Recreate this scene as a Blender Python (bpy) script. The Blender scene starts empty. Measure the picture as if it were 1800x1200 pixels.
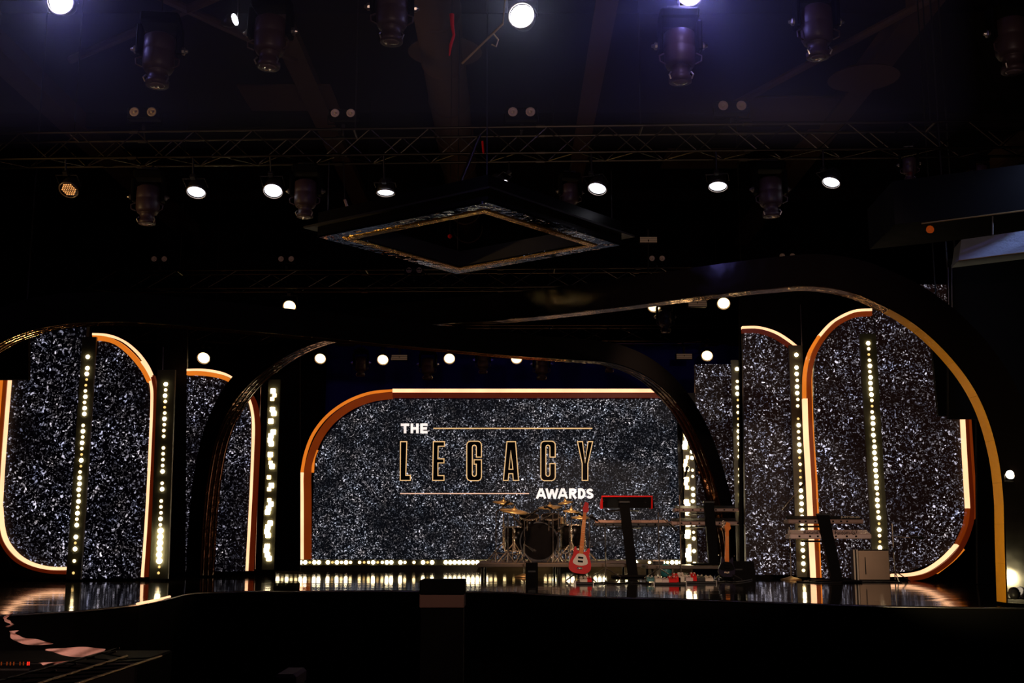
import bpy, math, random
from mathutils import Vector, Matrix
random.seed(7)
S = bpy.context.scene
COL = S.collection

# ------------------------------------------------------------------ camera, world, lights, exposure
F = 2020.0
CAMZ = 1.8
TILT = math.atan(340.0 / F)
cam_d = bpy.data.cameras.new('camera')
cam_d.sensor_width = 36.0
cam_d.lens = 36.0 * F / 1800.0
cam_d.clip_start = 0.1
cam_d.clip_end = 200
cam = bpy.data.objects.new('camera', cam_d)
COL.objects.link(cam)
cam.location = (0, 0, CAMZ)
cam.rotation_euler = (math.pi / 2 + TILT, 0, 0)
S.camera = cam
S.view_settings.view_transform = 'Standard'
S.view_settings.look = 'None'
S.view_settings.exposure = 0.0
S.view_settings.gamma = 1.0
S.view_settings.use_curve_mapping = False
w = bpy.data.worlds.new('world')
S.world = w
w.use_nodes = True
w.node_tree.nodes['Background'].inputs[0].default_value = (0.3, 0.25, 0.35, 1)
w.node_tree.nodes['Background'].inputs[1].default_value = 0.0006


def aim(o, target):
    d = Vector(target) - Vector(o.location)
    o.rotation_euler = d.to_track_quat('-Z', 'Y').to_euler()


def spot(name, loc, target, power, color, size=30, blend=0.6, rad=0.1):
    l = bpy.data.lights.new(name, 'SPOT')
    l.energy = power
    l.color = color
    l.spot_size = math.radians(size)
    l.spot_blend = blend
    l.shadow_soft_size = rad
    o = bpy.data.objects.new(name, l)
    COL.objects.link(o)
    o.location = loc
    aim(o, target)
    return o


def area(name, loc, target, power, color, sx, sy):
    l = bpy.data.lights.new(name, 'AREA')
    l.shape = 'RECTANGLE'
    l.size = sx
    l.size_y = sy
    l.energy = power
    l.color = color
    o = bpy.data.objects.new(name, l)
    COL.objects.link(o)
    o.location = loc
    aim(o, target)
    return o


spot('front_wash_light', (1.5, 1.0, 6.0), (2.4, 16.0, 1.9), 2300, (1.0, 0.72, 0.55), 24, 0.7, 0.15)
spot('added_key_light', (-0.4, 15.4, 5.7), (0.8, 17.8, 1.9), 650, (1.0, 0.58, 0.34), 42, 0.8, 0.25)  # key added for the drum kit, hangs free of the trusses
spot('added_key_light', (2.4, 15.3, 5.7), (1.5, 17.6, 1.9), 260, (1.0, 0.62, 0.42), 42, 0.8, 0.2)  # second added key, also hung from nothing
spot('added_fill_spot', (-0.6, -1.5, 3.2), (-0.38, 6.2, 1.35), 260, (1.0, 0.62, 0.5), 7, 0.8, 0.05)  # narrow spot added to brighten the prompter's brown panel
spot('added_fill_spot', (-0.6, -1.5, 3.2), (-0.92, 4.6, 0.75), 60, (1.0, 0.62, 0.5), 7, 0.8, 0.05)  # narrow spot added to brighten the stool cushion
spot('added_rig_fill', (0.8, -2.0, 2.6), (0.3, 12.0, 8.2), 480, (1.0, 0.68, 0.58), 64, 0.9, 0.1)  # added behind the camera to brighten blinders, trusses and beams
spot('lamp_spill_light', (1.42, 8.55, 5.95), (1.35, 9.1, 5.2), 5, (0.5, 0.38, 1.0), 120, 0.8, 0.05)
spot('added_arch_leg_fill', (2.6, 8.8, 1.35), (4.3, 10.35, 2.3), 130, (1.0, 0.8, 0.4), 75, 0.8, 0.05)  # lamp added to brighten the gold leg
spot('side_board_light', (4.7, 8.9, 5.0), (4.3, 10.2, 4.2), 60, (0.38, 0.52, 1.0), 90, 0.8, 0.05)
area('backdrop_glow_light', (0.3, 21.9, 5.2), (0.3, 24.6, 4.2), 1.0, (0.15, 0.12, 1.0), 7, 0.3)
area('ceiling_spill_light', (-5.0, 8.0, 4.8), (-3.5, 16.0, 8.8), 2, (1.0, 0.55, 0.35), 3, 1)
spot('truss_side_light', (-9.5, 9.5, 4.0), (-2.5, 13.0, 6.0), 330, (1.0, 0.62, 0.25), 30, 0.7, 0.1)
spot('added_step_spot', (-2.5, 2.5, 3.6), (-3.35, 6.6, 0.9), 520, (1.0, 0.62, 0.5), 34, 0.6, 0.05)  # added to brighten the pale sheets on the left steps


# ------------------------------------------------------------------ projection helpers
def ray(px, py):
    x = (px - 900.0) / F
    v = (600.0 - py) / F
    return Vector((x, math.cos(TILT) - v * math.sin(TILT), math.sin(TILT) + v * math.cos(TILT)))


C0 = Vector((0, 0, CAMZ))


def W(px, py, Y):
    d = ray(px, py)
    return C0 + d * (Y / d.y)


def WZ(px, py, z):
    d = ray(px, py)
    return C0 + d * ((z - CAMZ) / d.z)


def WP(px, py, A, B):
    """intersection with the vertical plane through ground points A, B"""
    n = Vector((B[1] - A[1], -(B[0] - A[0]), 0)).normalized()
    d = ray(px, py)
    k = (Vector((A[0], A[1], 0)) - Vector((0, 0, 0))).dot(n) / d.dot(n)
    return C0 + d * k


# ------------------------------------------------------------------ materials
def new_mat(name):
    m = bpy.data.materials.new(name)
    m.use_nodes = True
    return m, m.node_tree, m.node_tree.nodes['Principled BSDF']


def mat(name, base, rough=0.5, metal=0.0, emit=None, strength=0.0, var=0.15, scale=8.0, bump=0.0, bscale=20.0, coat=0.0, spec=0.5):
    m, nt, p = new_mat(name)
    p.inputs['Metallic'].default_value = metal
    p.inputs['Specular IOR Level'].default_value = spec
    p.inputs['Coat Weight'].default_value = coat
    tc = nt.nodes.new('ShaderNodeTexCoord')
    nz = nt.nodes.new('ShaderNodeTexNoise')
    nz.inputs['Scale'].default_value = scale
    nz.inputs['Detail'].default_value = 4
    nt.links.new(tc.outputs['Object'], nz.inputs['Vector'])
    mx = nt.nodes.new('ShaderNodeMix')
    mx.data_type = 'RGBA'
    mx.inputs['A'].default_value = (*[c * (1 - var) for c in base], 1)
    mx.inputs['B'].default_value = (*[min(1, c * (1 + var)) for c in base], 1)
    nt.links.new(nz.outputs['Fac'], mx.inputs['Factor'])
    nt.links.new(mx.outputs['Result'], p.inputs['Base Color'])
    mr = nt.nodes.new('ShaderNodeMapRange')
    mr.inputs['To Min'].default_value = max(0.02, rough * (1 - var))
    mr.inputs['To Max'].default_value = min(1, rough * (1 + var))
    nt.links.new(nz.outputs['Fac'], mr.inputs['Value'])
    nt.links.new(mr.outputs['Result'], p.inputs['Roughness'])
    if bump:
        n2 = nt.nodes.new('ShaderNodeTexNoise')
        n2.inputs['Scale'].default_value = bscale
        n2.inputs['Detail'].default_value = 3
        nt.links.new(tc.outputs['Object'], n2.inputs['Vector'])
        b = nt.nodes.new('ShaderNodeBump')
        b.inputs['Strength'].default_value = bump
        b.inputs['Distance'].default_value = 0.05
        nt.links.new(n2.outputs['Fac'], b.inputs['Height'])
        nt.links.new(b.outputs['Normal'], p.inputs['Normal'])
    if emit:
        p.inputs['Emission Color'].default_value = (*emit, 1)
        p.inputs['Emission Strength'].default_value = strength
    return m


M = {}
M['black'] = mat('black_matte_paint', (0.004, 0.0034, 0.0034), 0.7, spec=0.06)
M['blackgloss'] = mat('black_gloss_laminate', (0.006, 0.005, 0.005), 0.22, bump=0.03, bscale=3, spec=0.2)
M['satin'] = mat('black_satin_metal', (0.02, 0.018, 0.018), 0.4, spec=0.3)
M['fixture'] = mat('fixture_plastic', (0.06, 0.034, 0.04), 0.45, spec=0.4)
M['truss'] = mat('dark_truss_aluminium', (0.07, 0.058, 0.045), 0.34, 1.0)
M['chrome'] = mat('chrome', (1.0, 0.80, 0.64), 0.22, 1.0, bump=0.5, bscale=45)
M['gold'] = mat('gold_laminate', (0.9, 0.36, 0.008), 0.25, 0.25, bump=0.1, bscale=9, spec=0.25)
M['midgold'] = mat('shaded_gold_laminate', (0.5, 0.22, 0.05), 0.16, 0.95, bump=0.25, bscale=7)  # same gold in dim light, the shade put into its colour
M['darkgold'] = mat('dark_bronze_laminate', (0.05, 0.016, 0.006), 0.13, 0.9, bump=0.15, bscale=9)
M['silver'] = mat('silver_edge', (0.6, 0.55, 0.5), 0.3, 1.0)
M['brass'] = mat('cymbal_bronze', (1.0, 0.62, 0.26), 0.38, 0.75)
M['red'] = mat('red_lacquer', (0.8, 0.008, 0.006), 0.45, spec=0.15)
M['maple'] = mat('amber_maple', (0.85, 0.22, 0.02), 0.45, spec=0.2)
M['cream'] = mat('cream_plastic', (0.8, 0.66, 0.5), 0.4)
M['keywhite'] = mat('pale_pink_grey_case', (0.75, 0.55, 0.48), 0.45)
M['keygrey'] = mat('brown_grey_case', (0.32, 0.2, 0.16), 0.45)
M['wood'] = mat('beige_cabinet', (0.62, 0.42, 0.27), 0.55, scale=4)
M['purple'] = mat('purple_lacquer', (0.006, 0.0015, 0.016), 0.4, spec=0.1)
M['floor'] = mat('house_carpet', (0.004, 0.0035, 0.004), 0.95, bump=0.3, bscale=60, spec=0.05)
M['ceiling'] = mat('painted_ceiling', (0.018, 0.013, 0.016), 0.9, spec=0.05)
M['beam'] = mat('painted_steel_beam', (0.10, 0.062, 0.052), 0.8, spec=0.1)
M['wall'] = mat('dark_wall', (0.01, 0.008, 0.01), 0.9, spec=0.05)
M['drape'] = mat('black_velour', (0.006, 0.005, 0.006), 0.95, bump=0.4, bscale=6, spec=0.02)
M['navy'] = mat('navy_backcloth', (0.03, 0.03, 0.3), 0.95, spec=0.02)
M['lampring'] = mat('lamp_ring', (0.3, 0.25, 0.2), 0.3, 0.8)
M['reflector'] = mat('lamp_reflector', (0.8, 0.62, 0.55), 0.5, 0.1)
M['vinyl'] = mat('black_mirror_vinyl', (0.003, 0.002, 0.002), 0.12, bump=0.14, bscale=1.6, spec=0.16)
M['pink'] = mat('pale_pink_reflection', (0.75, 0.45, 0.38), 0.6, scale=14, var=0.2)  # colour of the reflections laid over the left steps
M['bronze'] = mat('bronze_tube', (0.5, 0.33, 0.14), 0.4, 0.8)
M['tan'] = mat('brown_board', (0.22, 0.12, 0.09), 0.8)
M['teal'] = mat('teal_plastic', (0.03, 0.2, 0.2), 0.4)
M['board'] = mat('grey_blue_board', (0.34, 0.38, 0.48), 0.7, bump=0.1, bscale=60)
M['brown'] = mat('brown_riser_edge', (0.085, 0.055, 0.032), 0.45)
M['glass'] = mat('unlit_lens', (0.16, 0.11, 0.11), 0.15, coat=0.6)


def emis(name, col, strength, base=(0.02, 0.01, 0.005), hot=None):
    """a lit lamp face or faintly glowing band; hot = (colour, strength) at its centre falling to col at the rim (object space, rim at radius 1)"""
    m, nt, p = new_mat(name)
    p.inputs['Base Color'].default_value = (*base, 1)
    p.inputs['Roughness'].default_value = 0.4
    p.inputs['Emission Color'].default_value = (*col, 1)
    p.inputs['Emission Strength'].default_value = strength
    tc = nt.nodes.new('ShaderNodeTexCoord')
    nz = nt.nodes.new('ShaderNodeTexNoise')
    nz.inputs['Scale'].default_value = 3.0
    nt.links.new(tc.outputs['Object'], nz.inputs['Vector'])
    mr = nt.nodes.new('ShaderNodeMapRange')
    mr.inputs['To Min'].default_value = strength * 0.75
    mr.inputs['To Max'].default_value = strength * 1.25
    nt.links.new(nz.outputs['Fac'], mr.inputs['Value'])
    nt.links.new(mr.outputs['Result'], p.inputs['Emission Strength'])
    return m


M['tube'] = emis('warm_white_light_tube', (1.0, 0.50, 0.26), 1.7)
M['tube_orange'] = emis('amber_highlight_glow', (1.0, 0.24, 0.018), 0.75)
M['spill_red'] = emis('deep_amber_acrylic_glow', (1.0, 0.09, 0.012), 0.065)  # tube light spilling on the acrylic, put in as faint emission
M['tube_and_spill_rust'] = emis('rust_acrylic_glow', (1.0, 0.13, 0.010), 0.15)  # brighter spill on the acrylic as emission; small markers use it too
M['bulb3'] = emis('led_bulb_full', (1.0, 0.80, 0.48), 16)
M['bulb4'] = emis('led_bulb_blazing', (1.0, 0.84, 0.55), 70)
M['bulb2'] = emis('led_bulb_half', (1.0, 0.72, 0.34), 4.5)
M['bulb1'] = emis('led_bulb_low', (1.0, 0.62, 0.2), 1.3)
M['bulbh'] = emis('led_bulb_lens', (1.0, 0.74, 0.38), 0.9)
M['warm'] = emis('warm_par_lens', (1.0, 0.66, 0.30), 5.0)
M['cool'] = emis('cool_par_lens', (0.86, 0.86, 1.0), 4.0)
M['coolhot'] = emis('bright_cool_par_lens', (0.80, 0.80, 1.0), 25.0)
M['amber_dot'] = emis('dim_amber_diode', (1.0, 0.42, 0.12), 1.0)
M['red_dot'] = emis('red_indicator', (1.0, 0.02, 0.01), 1.5)
M['grille'] = emis('dim_strobe_tube', (0.9, 0.5, 0.3), 0.06)
M['glarelens'] = emis('added_glare_lens', (1.0, 0.82, 0.6), 30)  # lens of the lamps added for the vinyl glare
M['txt_white'] = emis('screen_white', (1.0, 0.86, 0.80), 1.1)
M['txt_gold'] = emis('screen_gold', (1.0, 0.60, 0.26), 0.85)
M['txt_pink'] = emis('screen_rose_gold', (1.0, 0.58, 0.40), 0.85)
M['txt_dark'] = mat('screen_dark', (0.006, 0.001, 0.001), 0.5, spec=0.1)


def screen_mat(name, gscale, base, amount, tint, seed, lines=1.0, fine=0.2):
    """video picture of bright chips and curved shreds on black"""
    m, nt, p = new_mat(name)
    N, L = nt.nodes, nt.links
    p.inputs['Base Color'].default_value = (0.004, 0.004, 0.005, 1)
    p.inputs['Roughness'].default_value = 0.45
    p.inputs['Specular IOR Level'].default_value = 0.15
    tc = N.new('ShaderNodeTexCoord')
    mp = N.new('ShaderNodeMapping')
    mp.inputs['Location'].default_value = (seed * 3.1, seed * 1.7, seed * 2.3)
    L.new(tc.outputs['Object'], mp.inputs['Vector'])
    # drop depth
    mp.inputs['Scale'].default_value = (1, 0, 1)
    sep = N.new('ShaderNodeSeparateXYZ')
    L.new(mp.outputs['Vector'], sep.inputs[0])
    com = N.new('ShaderNodeCombineXYZ')
    L.new(sep.outputs['X'], com.inputs['X'])
    L.new(sep.outputs['Z'], com.inputs['Y'])

    def math_(op, a, b=None, c=None):
        n = N.new('ShaderNodeMath')
        n.operation = op
        for i, v in enumerate((a, b, c)):
            if v is None:
                continue
            if isinstance(v, (int, float)):
                n.inputs[i].default_value = v
            else:
                L.new(v, n.inputs[i])
        return n.outputs[0]

    def warp(vec, scale, amt):
        nz = N.new('ShaderNodeTexNoise')
        nz.noise_dimensions = '2D'
        nz.inputs['Scale'].default_value = scale
        nz.inputs['Detail'].default_value = 1
        L.new(vec, nz.inputs['Vector'])
        s1 = N.new('ShaderNodeVectorMath')
        s1.operation = 'SUBTRACT'
        L.new(nz.outputs['Color'], s1.inputs[0])
        s1.inputs[1].default_value = (0.5, 0.5, 0.5)
        s2 = N.new('ShaderNodeVectorMath')
        s2.operation = 'MULTIPLY_ADD'
        L.new(s1.outputs[0], s2.inputs[0])
        s2.inputs[1].default_value = (amt, amt, 0)
        L.new(vec, s2.inputs[2])
        return s2.outputs[0]

    def noise(vec, scale, detail=1.0):
        nz = N.new('ShaderNodeTexNoise')
        nz.noise_dimensions = '2D'
        nz.inputs['Scale'].default_value = scale
        nz.inputs['Detail'].default_value = detail
        L.new(vec, nz.inputs['Vector'])
        return nz.outputs['Fac']

    def voro(vec, scale, feature='F1'):
        v = N.new('ShaderNodeTexVoronoi')
        v.voronoi_dimensions = '2D'
        v.feature = feature
        v.inputs['Scale'].default_value = scale
        L.new(vec, v.inputs['Vector'])
        return v

    def grains(vec, scale, thr, cut, power, gain):
        v = voro(vec, scale)
        r = N.new('ShaderNodeSeparateColor')
        L.new(v.outputs['Color'], r.inputs[0])
        size = math_('MULTIPLY_ADD', r.outputs[1], thr, thr * 0.3)
        d = math_('MULTIPLY', math_('SUBTRACT', size, v.outputs['Distance']), 9.0)
        n = N.new('ShaderNodeClamp')
        L.new(d, n.inputs[0])
        b = N.new('ShaderNodeMapRange')
        b.inputs['From Min'].default_value = cut
        L.new(r.outputs[0], b.inputs['Value'])
        b = math_('MULTIPLY', math_('POWER', b.outputs[0], power), gain)
        return math_('MULTIPLY', n.outputs[0], b)

    v0 = com.outputs[0]
    w1 = warp(v0, gscale * 0.6, 1.7 / gscale)
    w2 = warp(v0, gscale * 0.4, 2.6 / gscale)
    g1 = grains(w1, gscale, 0.38, 0.70, 1.2, 1.05)
    g2 = grains(w2, gscale * 0.5, 0.20, 0.80, 1.0, 1.9)
    ra = grains(w1, gscale * 1.7, 0.42, 0.5, 1.6, fine)
    # curved shreds: thin cell borders of a strongly warped voronoi, broken up by noise
    w3 = warp(v0, gscale * 0.30, 5.0 / gscale)
    e = voro(w3, gscale * 0.36, 'DISTANCE_TO_EDGE')
    el = math_('SUBTRACT', 0.038, e.outputs['Distance'])
    el = math_('MULTIPLY', el, 30.0)
    ec = N.new('ShaderNodeClamp')
    L.new(el, ec.inputs[0])
    br = noise(v0, gscale * 0.5, 2)
    br = math_('SUBTRACT', br, 0.58)
    br = math_('MULTIPLY', br, 9.0)
    bc = N.new('ShaderNodeClamp')
    L.new(br, bc.inputs[0])
    sh = math_('MULTIPLY', ec.outputs[0], bc.outputs[0])
    sh = math_('MULTIPLY', sh, 0.6 * lines)
    big = noise(v0, 1.5, 2)
    big = math_('SUBTRACT', big, 0.36)
    big = math_('MULTIPLY', big, 3.6)
    bg = N.new('ShaderNodeClamp')
    L.new(big, bg.inputs[0])
    den = math_('MULTIPLY_ADD', bg.outputs[0], 0.95, 0.22)
    tot = math_('ADD', g1, g2)
    tot = math_('ADD', tot, ra)
    tot = math_('ADD', tot, sh)
    tot = math_('MULTIPLY', tot, den)
    tot = math_('MULTIPLY', tot, amount)
    mx = N.new('ShaderNodeMix')
    mx.data_type = 'RGBA'
    hue = noise(v0, 5.0, 0)
    L.new(hue, mx.inputs['Factor'])
    mx.inputs['A'].default_value = (*tint, 1)
    mx.inputs['B'].default_value = (1.0, 0.86, 0.86, 1)
    sc = N.new('ShaderNodeVectorMath')
    sc.operation = 'SCALE'
    L.new(mx.outputs['Result'], sc.inputs[0])
    L.new(tot, sc.inputs['Scale'])
    ad = N.new('ShaderNodeVectorMath')
    ad.operation = 'ADD'
    L.new(sc.outputs[0], ad.inputs[0])
    ad.inputs[1].default_value = base
    L.new(ad.outputs[0], p.inputs['Emission Color'])
    p.inputs['Emission Strength'].default_value = 1.0
    return m


# ------------------------------------------------------------------ mesh building
class MB:
    def __init__(self):
        self.v = []
        self.f = []

    def add(self, vs, fs):
        b = len(self.v)
        self.v += [tuple(x) for x in vs]
        self.f += [tuple(i + b for i in f) for f in fs]
        return self

    def box(self, lo, hi, bev=0.0, mtx=None):
        (x0, y0, z0), (x1, y1, z1) = lo, hi
        if bev <= 0:
            vs = [(x0, y0, z0), (x1, y0, z0), (x1, y1, z0), (x0, y1, z0), (x0, y0, z1), (x1, y0, z1), (x1, y1, z1), (x0, y1, z1)]
            fs = [(0, 3, 2, 1), (4, 5, 6, 7), (0, 1, 5, 4), (1, 2, 6, 5), (2, 3, 7, 6), (3, 0, 4, 7)]
        else:
            b = bev
            rings = []
            for z, i in ((z0, b), (z0 + b, 0), (z1 - b, 0), (z1, b)):
                rings.append([(x0 + b, y0 + i, z), (x1 - b, y0 + i, z), (x1 - i, y0 + b, z), (x1 - i, y1 - b, z),
                              (x1 - b, y1 - i, z), (x0 + b, y1 - i, z), (x0 + i, y1 - b, z), (x0 + i, y0 + b, z)])
            vs = [q for r in rings for q in r]
            fs = [tuple(reversed(range(8))), tuple(range(24, 32))]
            for r in range(3):
                for k in range(8):
                    a, c = r * 8 + k, r * 8 + (k + 1) % 8
                    fs.append((a, c, c + 8, a + 8))
        if mtx:
            vs = [mtx @ Vector(q) for q in vs]
        return self.add(vs, fs)

    def prism(self, poly, off):
        """poly: coplanar 3-D points; off: extrusion vector"""
        n = len(poly)
        off = Vector(off)
        vs = [Vector(q) for q in poly] + [Vector(q) + off for q in poly]
        fs = [tuple(range(n)), tuple(reversed(range(n, 2 * n)))]
        for k in range(n):
            fs.append((k, n + k, n + (k + 1) % n, (k + 1) % n))
        return self.add(vs, fs)

    def tube(self, pts, r, seg=8, closed=False):
        pts = [Vector(q) for q in pts]
        n = len(pts)
        rs = r if isinstance(r, (list, tuple)) else [r] * n
        vs, fs = [], []
        up = None
        for i, q in enumerate(pts):
            if closed:
                t = pts[(i + 1) % n] - pts[i - 1]
            else:
                t = pts[min(i + 1, n - 1)] - pts[max(i - 1, 0)]
            t.normalize()
            if up is None:
                up = t.orthogonal().normalized()
            else:
                up = (up - t * up.dot(t)).normalized()
            s = t.cross(up)
            for k in range(seg):
                a = 2 * math.pi * k / seg
                vs.append(q + (up * math.cos(a) + s * math.sin(a)) * rs[i])
        m = n if closed else n - 1
        for i in range(m):
            j = (i + 1) % n
            for k in range(seg):
                l = (k + 1) % seg
                fs.append((i * seg + k, i * seg + l, j * seg + l, j * seg + k))
        if not closed:
            fs.append(tuple(reversed(range(seg))))
            fs.append(tuple(range((n - 1) * seg, n * seg)))
        return self.add(vs, fs)

    def lathe(self, prof, o=(0, 0, 0), axis=(0, 0, 1), seg=20, ring=False):
        """prof: (radius, height) pairs along axis from o"""
        ax = Vector(axis).normalized()
        u = ax.orthogonal().normalized()
        s = ax.cross(u)
        o = Vector(o)
        vs, fs = [], []
        for r, h in prof:
            for k in range(seg):
                a = 2 * math.pi * k / seg
                vs.append(o + ax * h + (u * math.cos(a) + s * math.sin(a)) * max(r, 1e-4))
        np_ = len(prof)
        for i in range(np_ if ring else np_ - 1):
            j = (i + 1) % np_
            for k in range(seg):
                l = (k + 1) % seg
                fs.append((i * seg + k, i * seg + l, j * seg + l, j * seg + k))
        if not ring:
            fs.append(tuple(reversed(range(seg))))
            fs.append(tuple(range((np_ - 1) * seg, np_ * seg)))
        return self.add(vs, fs)

    def mesh(self, name, material, smooth=False):
        me = bpy.data.meshes.new(name)
        me.from_pydata(self.v, [], self.f)
        me.materials.append(material)
        if smooth:
            me.polygons.foreach_set('use_smooth', [True] * len(me.polygons))
        me.update()
        return me


WM = {}


def link(name, data, parent=None, mtx=None):
    """link an object whose world matrix is mtx"""
    o = bpy.data.objects.new(name, data)
    COL.objects.link(o)
    mtx = mtx or Matrix.Identity(4)
    WM[o.name] = mtx.copy()
    if parent is not None:
        o.parent = parent
        o.matrix_local = WM[parent.name].inverted() @ mtx
    else:
        o.matrix_local = mtx
    return o


def thing(name, label, cat, loc=(0, 0, 0), rotz=0.0, group=None, mtx=None):
    o = link(name, None, None, mtx or (Matrix.Translation(loc) @ Matrix.Rotation(rotz, 4, 'Z')))
    o.empty_display_size = 0.1
    o['label'] = label
    o['category'] = cat
    if group:
        o['group'] = group
    return o


def tag(o, label, cat, group=None, kind=None):
    o['label'] = label
    o['category'] = cat
    if group:
        o['group'] = group
    if kind:
        o['kind'] = kind
    return o


def part(name, mb, m, parent, smooth=False, local=False, label=None):
    """local: mesh coordinates are in the parent's own frame"""
    o = link(name, mb.mesh(name, M[m] if isinstance(m, str) else m, smooth), parent, WM[parent.name] if (parent and local) else None)
    if label:
        o['label'] = label
    return o


def struct(name, mb, m):
    o = link(name, mb.mesh(name, M[m]))
    o['kind'] = 'structure'
    return o


CYL = {}


def rod(name, a, b, r, m, parent, seg=8):
    """a straight rod; all rods of one material share one unit cylinder"""
    key = (m, seg)
    if key not in CYL:
        CYL[key] = MB().lathe([(1, 0), (1, 1)], seg=seg).mesh('rod_' + m, M[m], False)
    a, b = Vector(a), Vector(b)
    d = b - a
    q = d.to_track_quat('Z', 'Y').to_matrix().to_4x4()
    mtx = Matrix.Translation(a) @ q @ Matrix.Diagonal((r, r, d.length, 1))
    return link(name, CYL[key], parent, mtx)


KIDS = {}


def copy_tree(root, mtx, label=None, group=None):
    """copy a thing, its parts and their sub-parts"""
    c = root.copy()
    COL.objects.link(c)
    c.matrix_local = mtx
    WM[c.name] = mtx.copy()
    if label:
        c['label'] = label
    if group:
        c['group'] = group
    for ch in KIDS.setdefault(root.name, [o for o in bpy.data.objects if o.parent == root]):
        d = ch.copy()
        COL.objects.link(d)
        d.parent = c
        for g in KIDS.setdefault(ch.name, [o for o in bpy.data.objects if o.parent == ch]):
            e = g.copy()
            COL.objects.link(e)
            e.parent = d
    return c


def arc_pts(cx, cy, rx, ry, a0, a1, n):
    return [(cx + rx * math.cos(math.radians(a0 + (a1 - a0) * i / n)), cy - ry * math.sin(math.radians(a0 + (a1 - a0) * i / n))) for i in range(n + 1)]


def smooth_path(pts, n=6):
    """Catmull-Rom through 2-D points"""
    out = []
    P = [pts[0]] + list(pts) + [pts[-1]]
    for i in range(1, len(P) - 2):
        for k in range(n):
            t = k / n
            a, b, c, d = P[i - 1], P[i], P[i + 1], P[i + 2]
            out.append(tuple(0.5 * ((2 * b[j]) + (-a[j] + c[j]) * t + (2 * a[j] - 5 * b[j] + 4 * c[j] - d[j]) * t * t + (-a[j] + 3 * b[j] - 3 * c[j] + d[j]) * t ** 3) for j in range(len(b))))
    out.append(tuple(pts[-1]))
    return out


def ribbon(pts, width, Y, thick, off=0.0):
    """flat band following 2-D outline points at depth Y; width and off in metres across the path"""
    P = [W(x, y, Y) for x, y in pts]
    L_, R_ = [], []
    for i, q in enumerate(P):
        t = P[min(i + 1, len(P) - 1)] - P[max(i - 1, 0)]
        t.normalize()
        n = Vector((t.z, 0, -t.x))
        L_.append(q + n * (off - width / 2))
        R_.append(q + n * (off + width / 2))
    mb = MB()
    n = len(P)
    dy = Vector((0, thick, 0))
    vs = L_ + R_ + [v + dy for v in L_] + [v + dy for v in R_]
    fs = []
    for i in range(n - 1):
        fs += [(i, i + 1, n + i + 1, n + i), (2 * n + i, 3 * n + i, 3 * n + i + 1, 2 * n + i + 1),
               (i, 2 * n + i, 2 * n + i + 1, i + 1), (n + i, n + i + 1, 3 * n + i + 1, 3 * n + i)]
    fs += [(0, n, 3 * n, 2 * n), (n - 1, 3 * n - 1, 4 * n - 1, 2 * n - 1)]
    return mb.add(vs, fs)


SZ = 1.2  # stage deck height

# ------------------------------------------------------------------ the setting
struct('floor', MB().box((-14, -6, -0.1), (14, 27, 0)), 'floor')
ceil = struct('ceiling', MB().box((-14, -6, 9.2), (14, 27, 9.3)), 'ceiling')
struct('wall_back', MB().box((-14, 27, 0), (14, 27.1, 9.2)), 'wall')
struct('wall_left', MB().box((-14.1, -6, 0), (-14, 27, 9.2)), 'wall')
struct('wall_right', MB().box((14, -6, 0), (14.1, 27, 9.2)), 'wall')
struct('wall_front', MB().box((-14, -6.1, 0), (14, -6, 9.2)), 'wall')


def ibeam(x, y0, y1, z1, wd, ht):
    b = MB()
    b.box((x - wd / 2, y0, z1 - ht), (x + wd / 2, y1, z1 - ht + 0.03))
    b.box((x - 0.02, y0, z1 - ht + 0.03), (x + 0.02, y1, z1))
    return b


for x, wd in ((-7.6, 0.42), (-3.2, 0.34), (1.25, 0.3), (5.5, 0.36), (9.4, 0.3)):
    part('beam', ibeam(x, 2, 27, 9.2, wd, 0.5), 'beam', ceil)
for y in (10.5, 15.0, 19.5, 24.0):
    part('cross_beam', MB().box((-14, y, 8.95), (14, y + 0.12, 9.2)), 'ceiling', ceil)
for (x, y) in ((-4.4, 17.4), (3.9, 17.9), (-8.8, 14.4), (2.9, 20.5)):
    part('ceiling_panel', MB().box((x, y, 8.86), (x + 1.5, y + 1.1, 8.9), 0.01), 'beam', ceil)
duct = MB()
duct.lathe([(0.3, 0), (0.3, 22)], (-0.95, 4, 8.3), (0, 1, 0), 20)
for k in range(14):
    duct.lathe([(0.32, 0), (0.32, 0.04)], (-0.95, 4.5 + k * 1.5, 8.3), (0, 1, 0), 20)
part('duct', duct, 'beam', ceil, True)
for x, y in ((-0.9, 14.6), (5.0, 15.5)):
    part('air_diffuser', MB().lathe([(0.5, 0), (0.42, 0.06), (0.3, 0.04), (0.1, 0.1)], (x, y, 8.2), (0, 0, 1), 24), 'beam', ceil)
for a, b in (((-8, 9, 8.7), (-3.2, 16, 8.7)), ((-6.5, 16, 8.7), (-1.2, 12, 8.7)), ((7.5, 10, 8.7), (3.5, 18, 8.7))):
    rod('brace', a, b, 0.06, 'beam', ceil)

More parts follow.
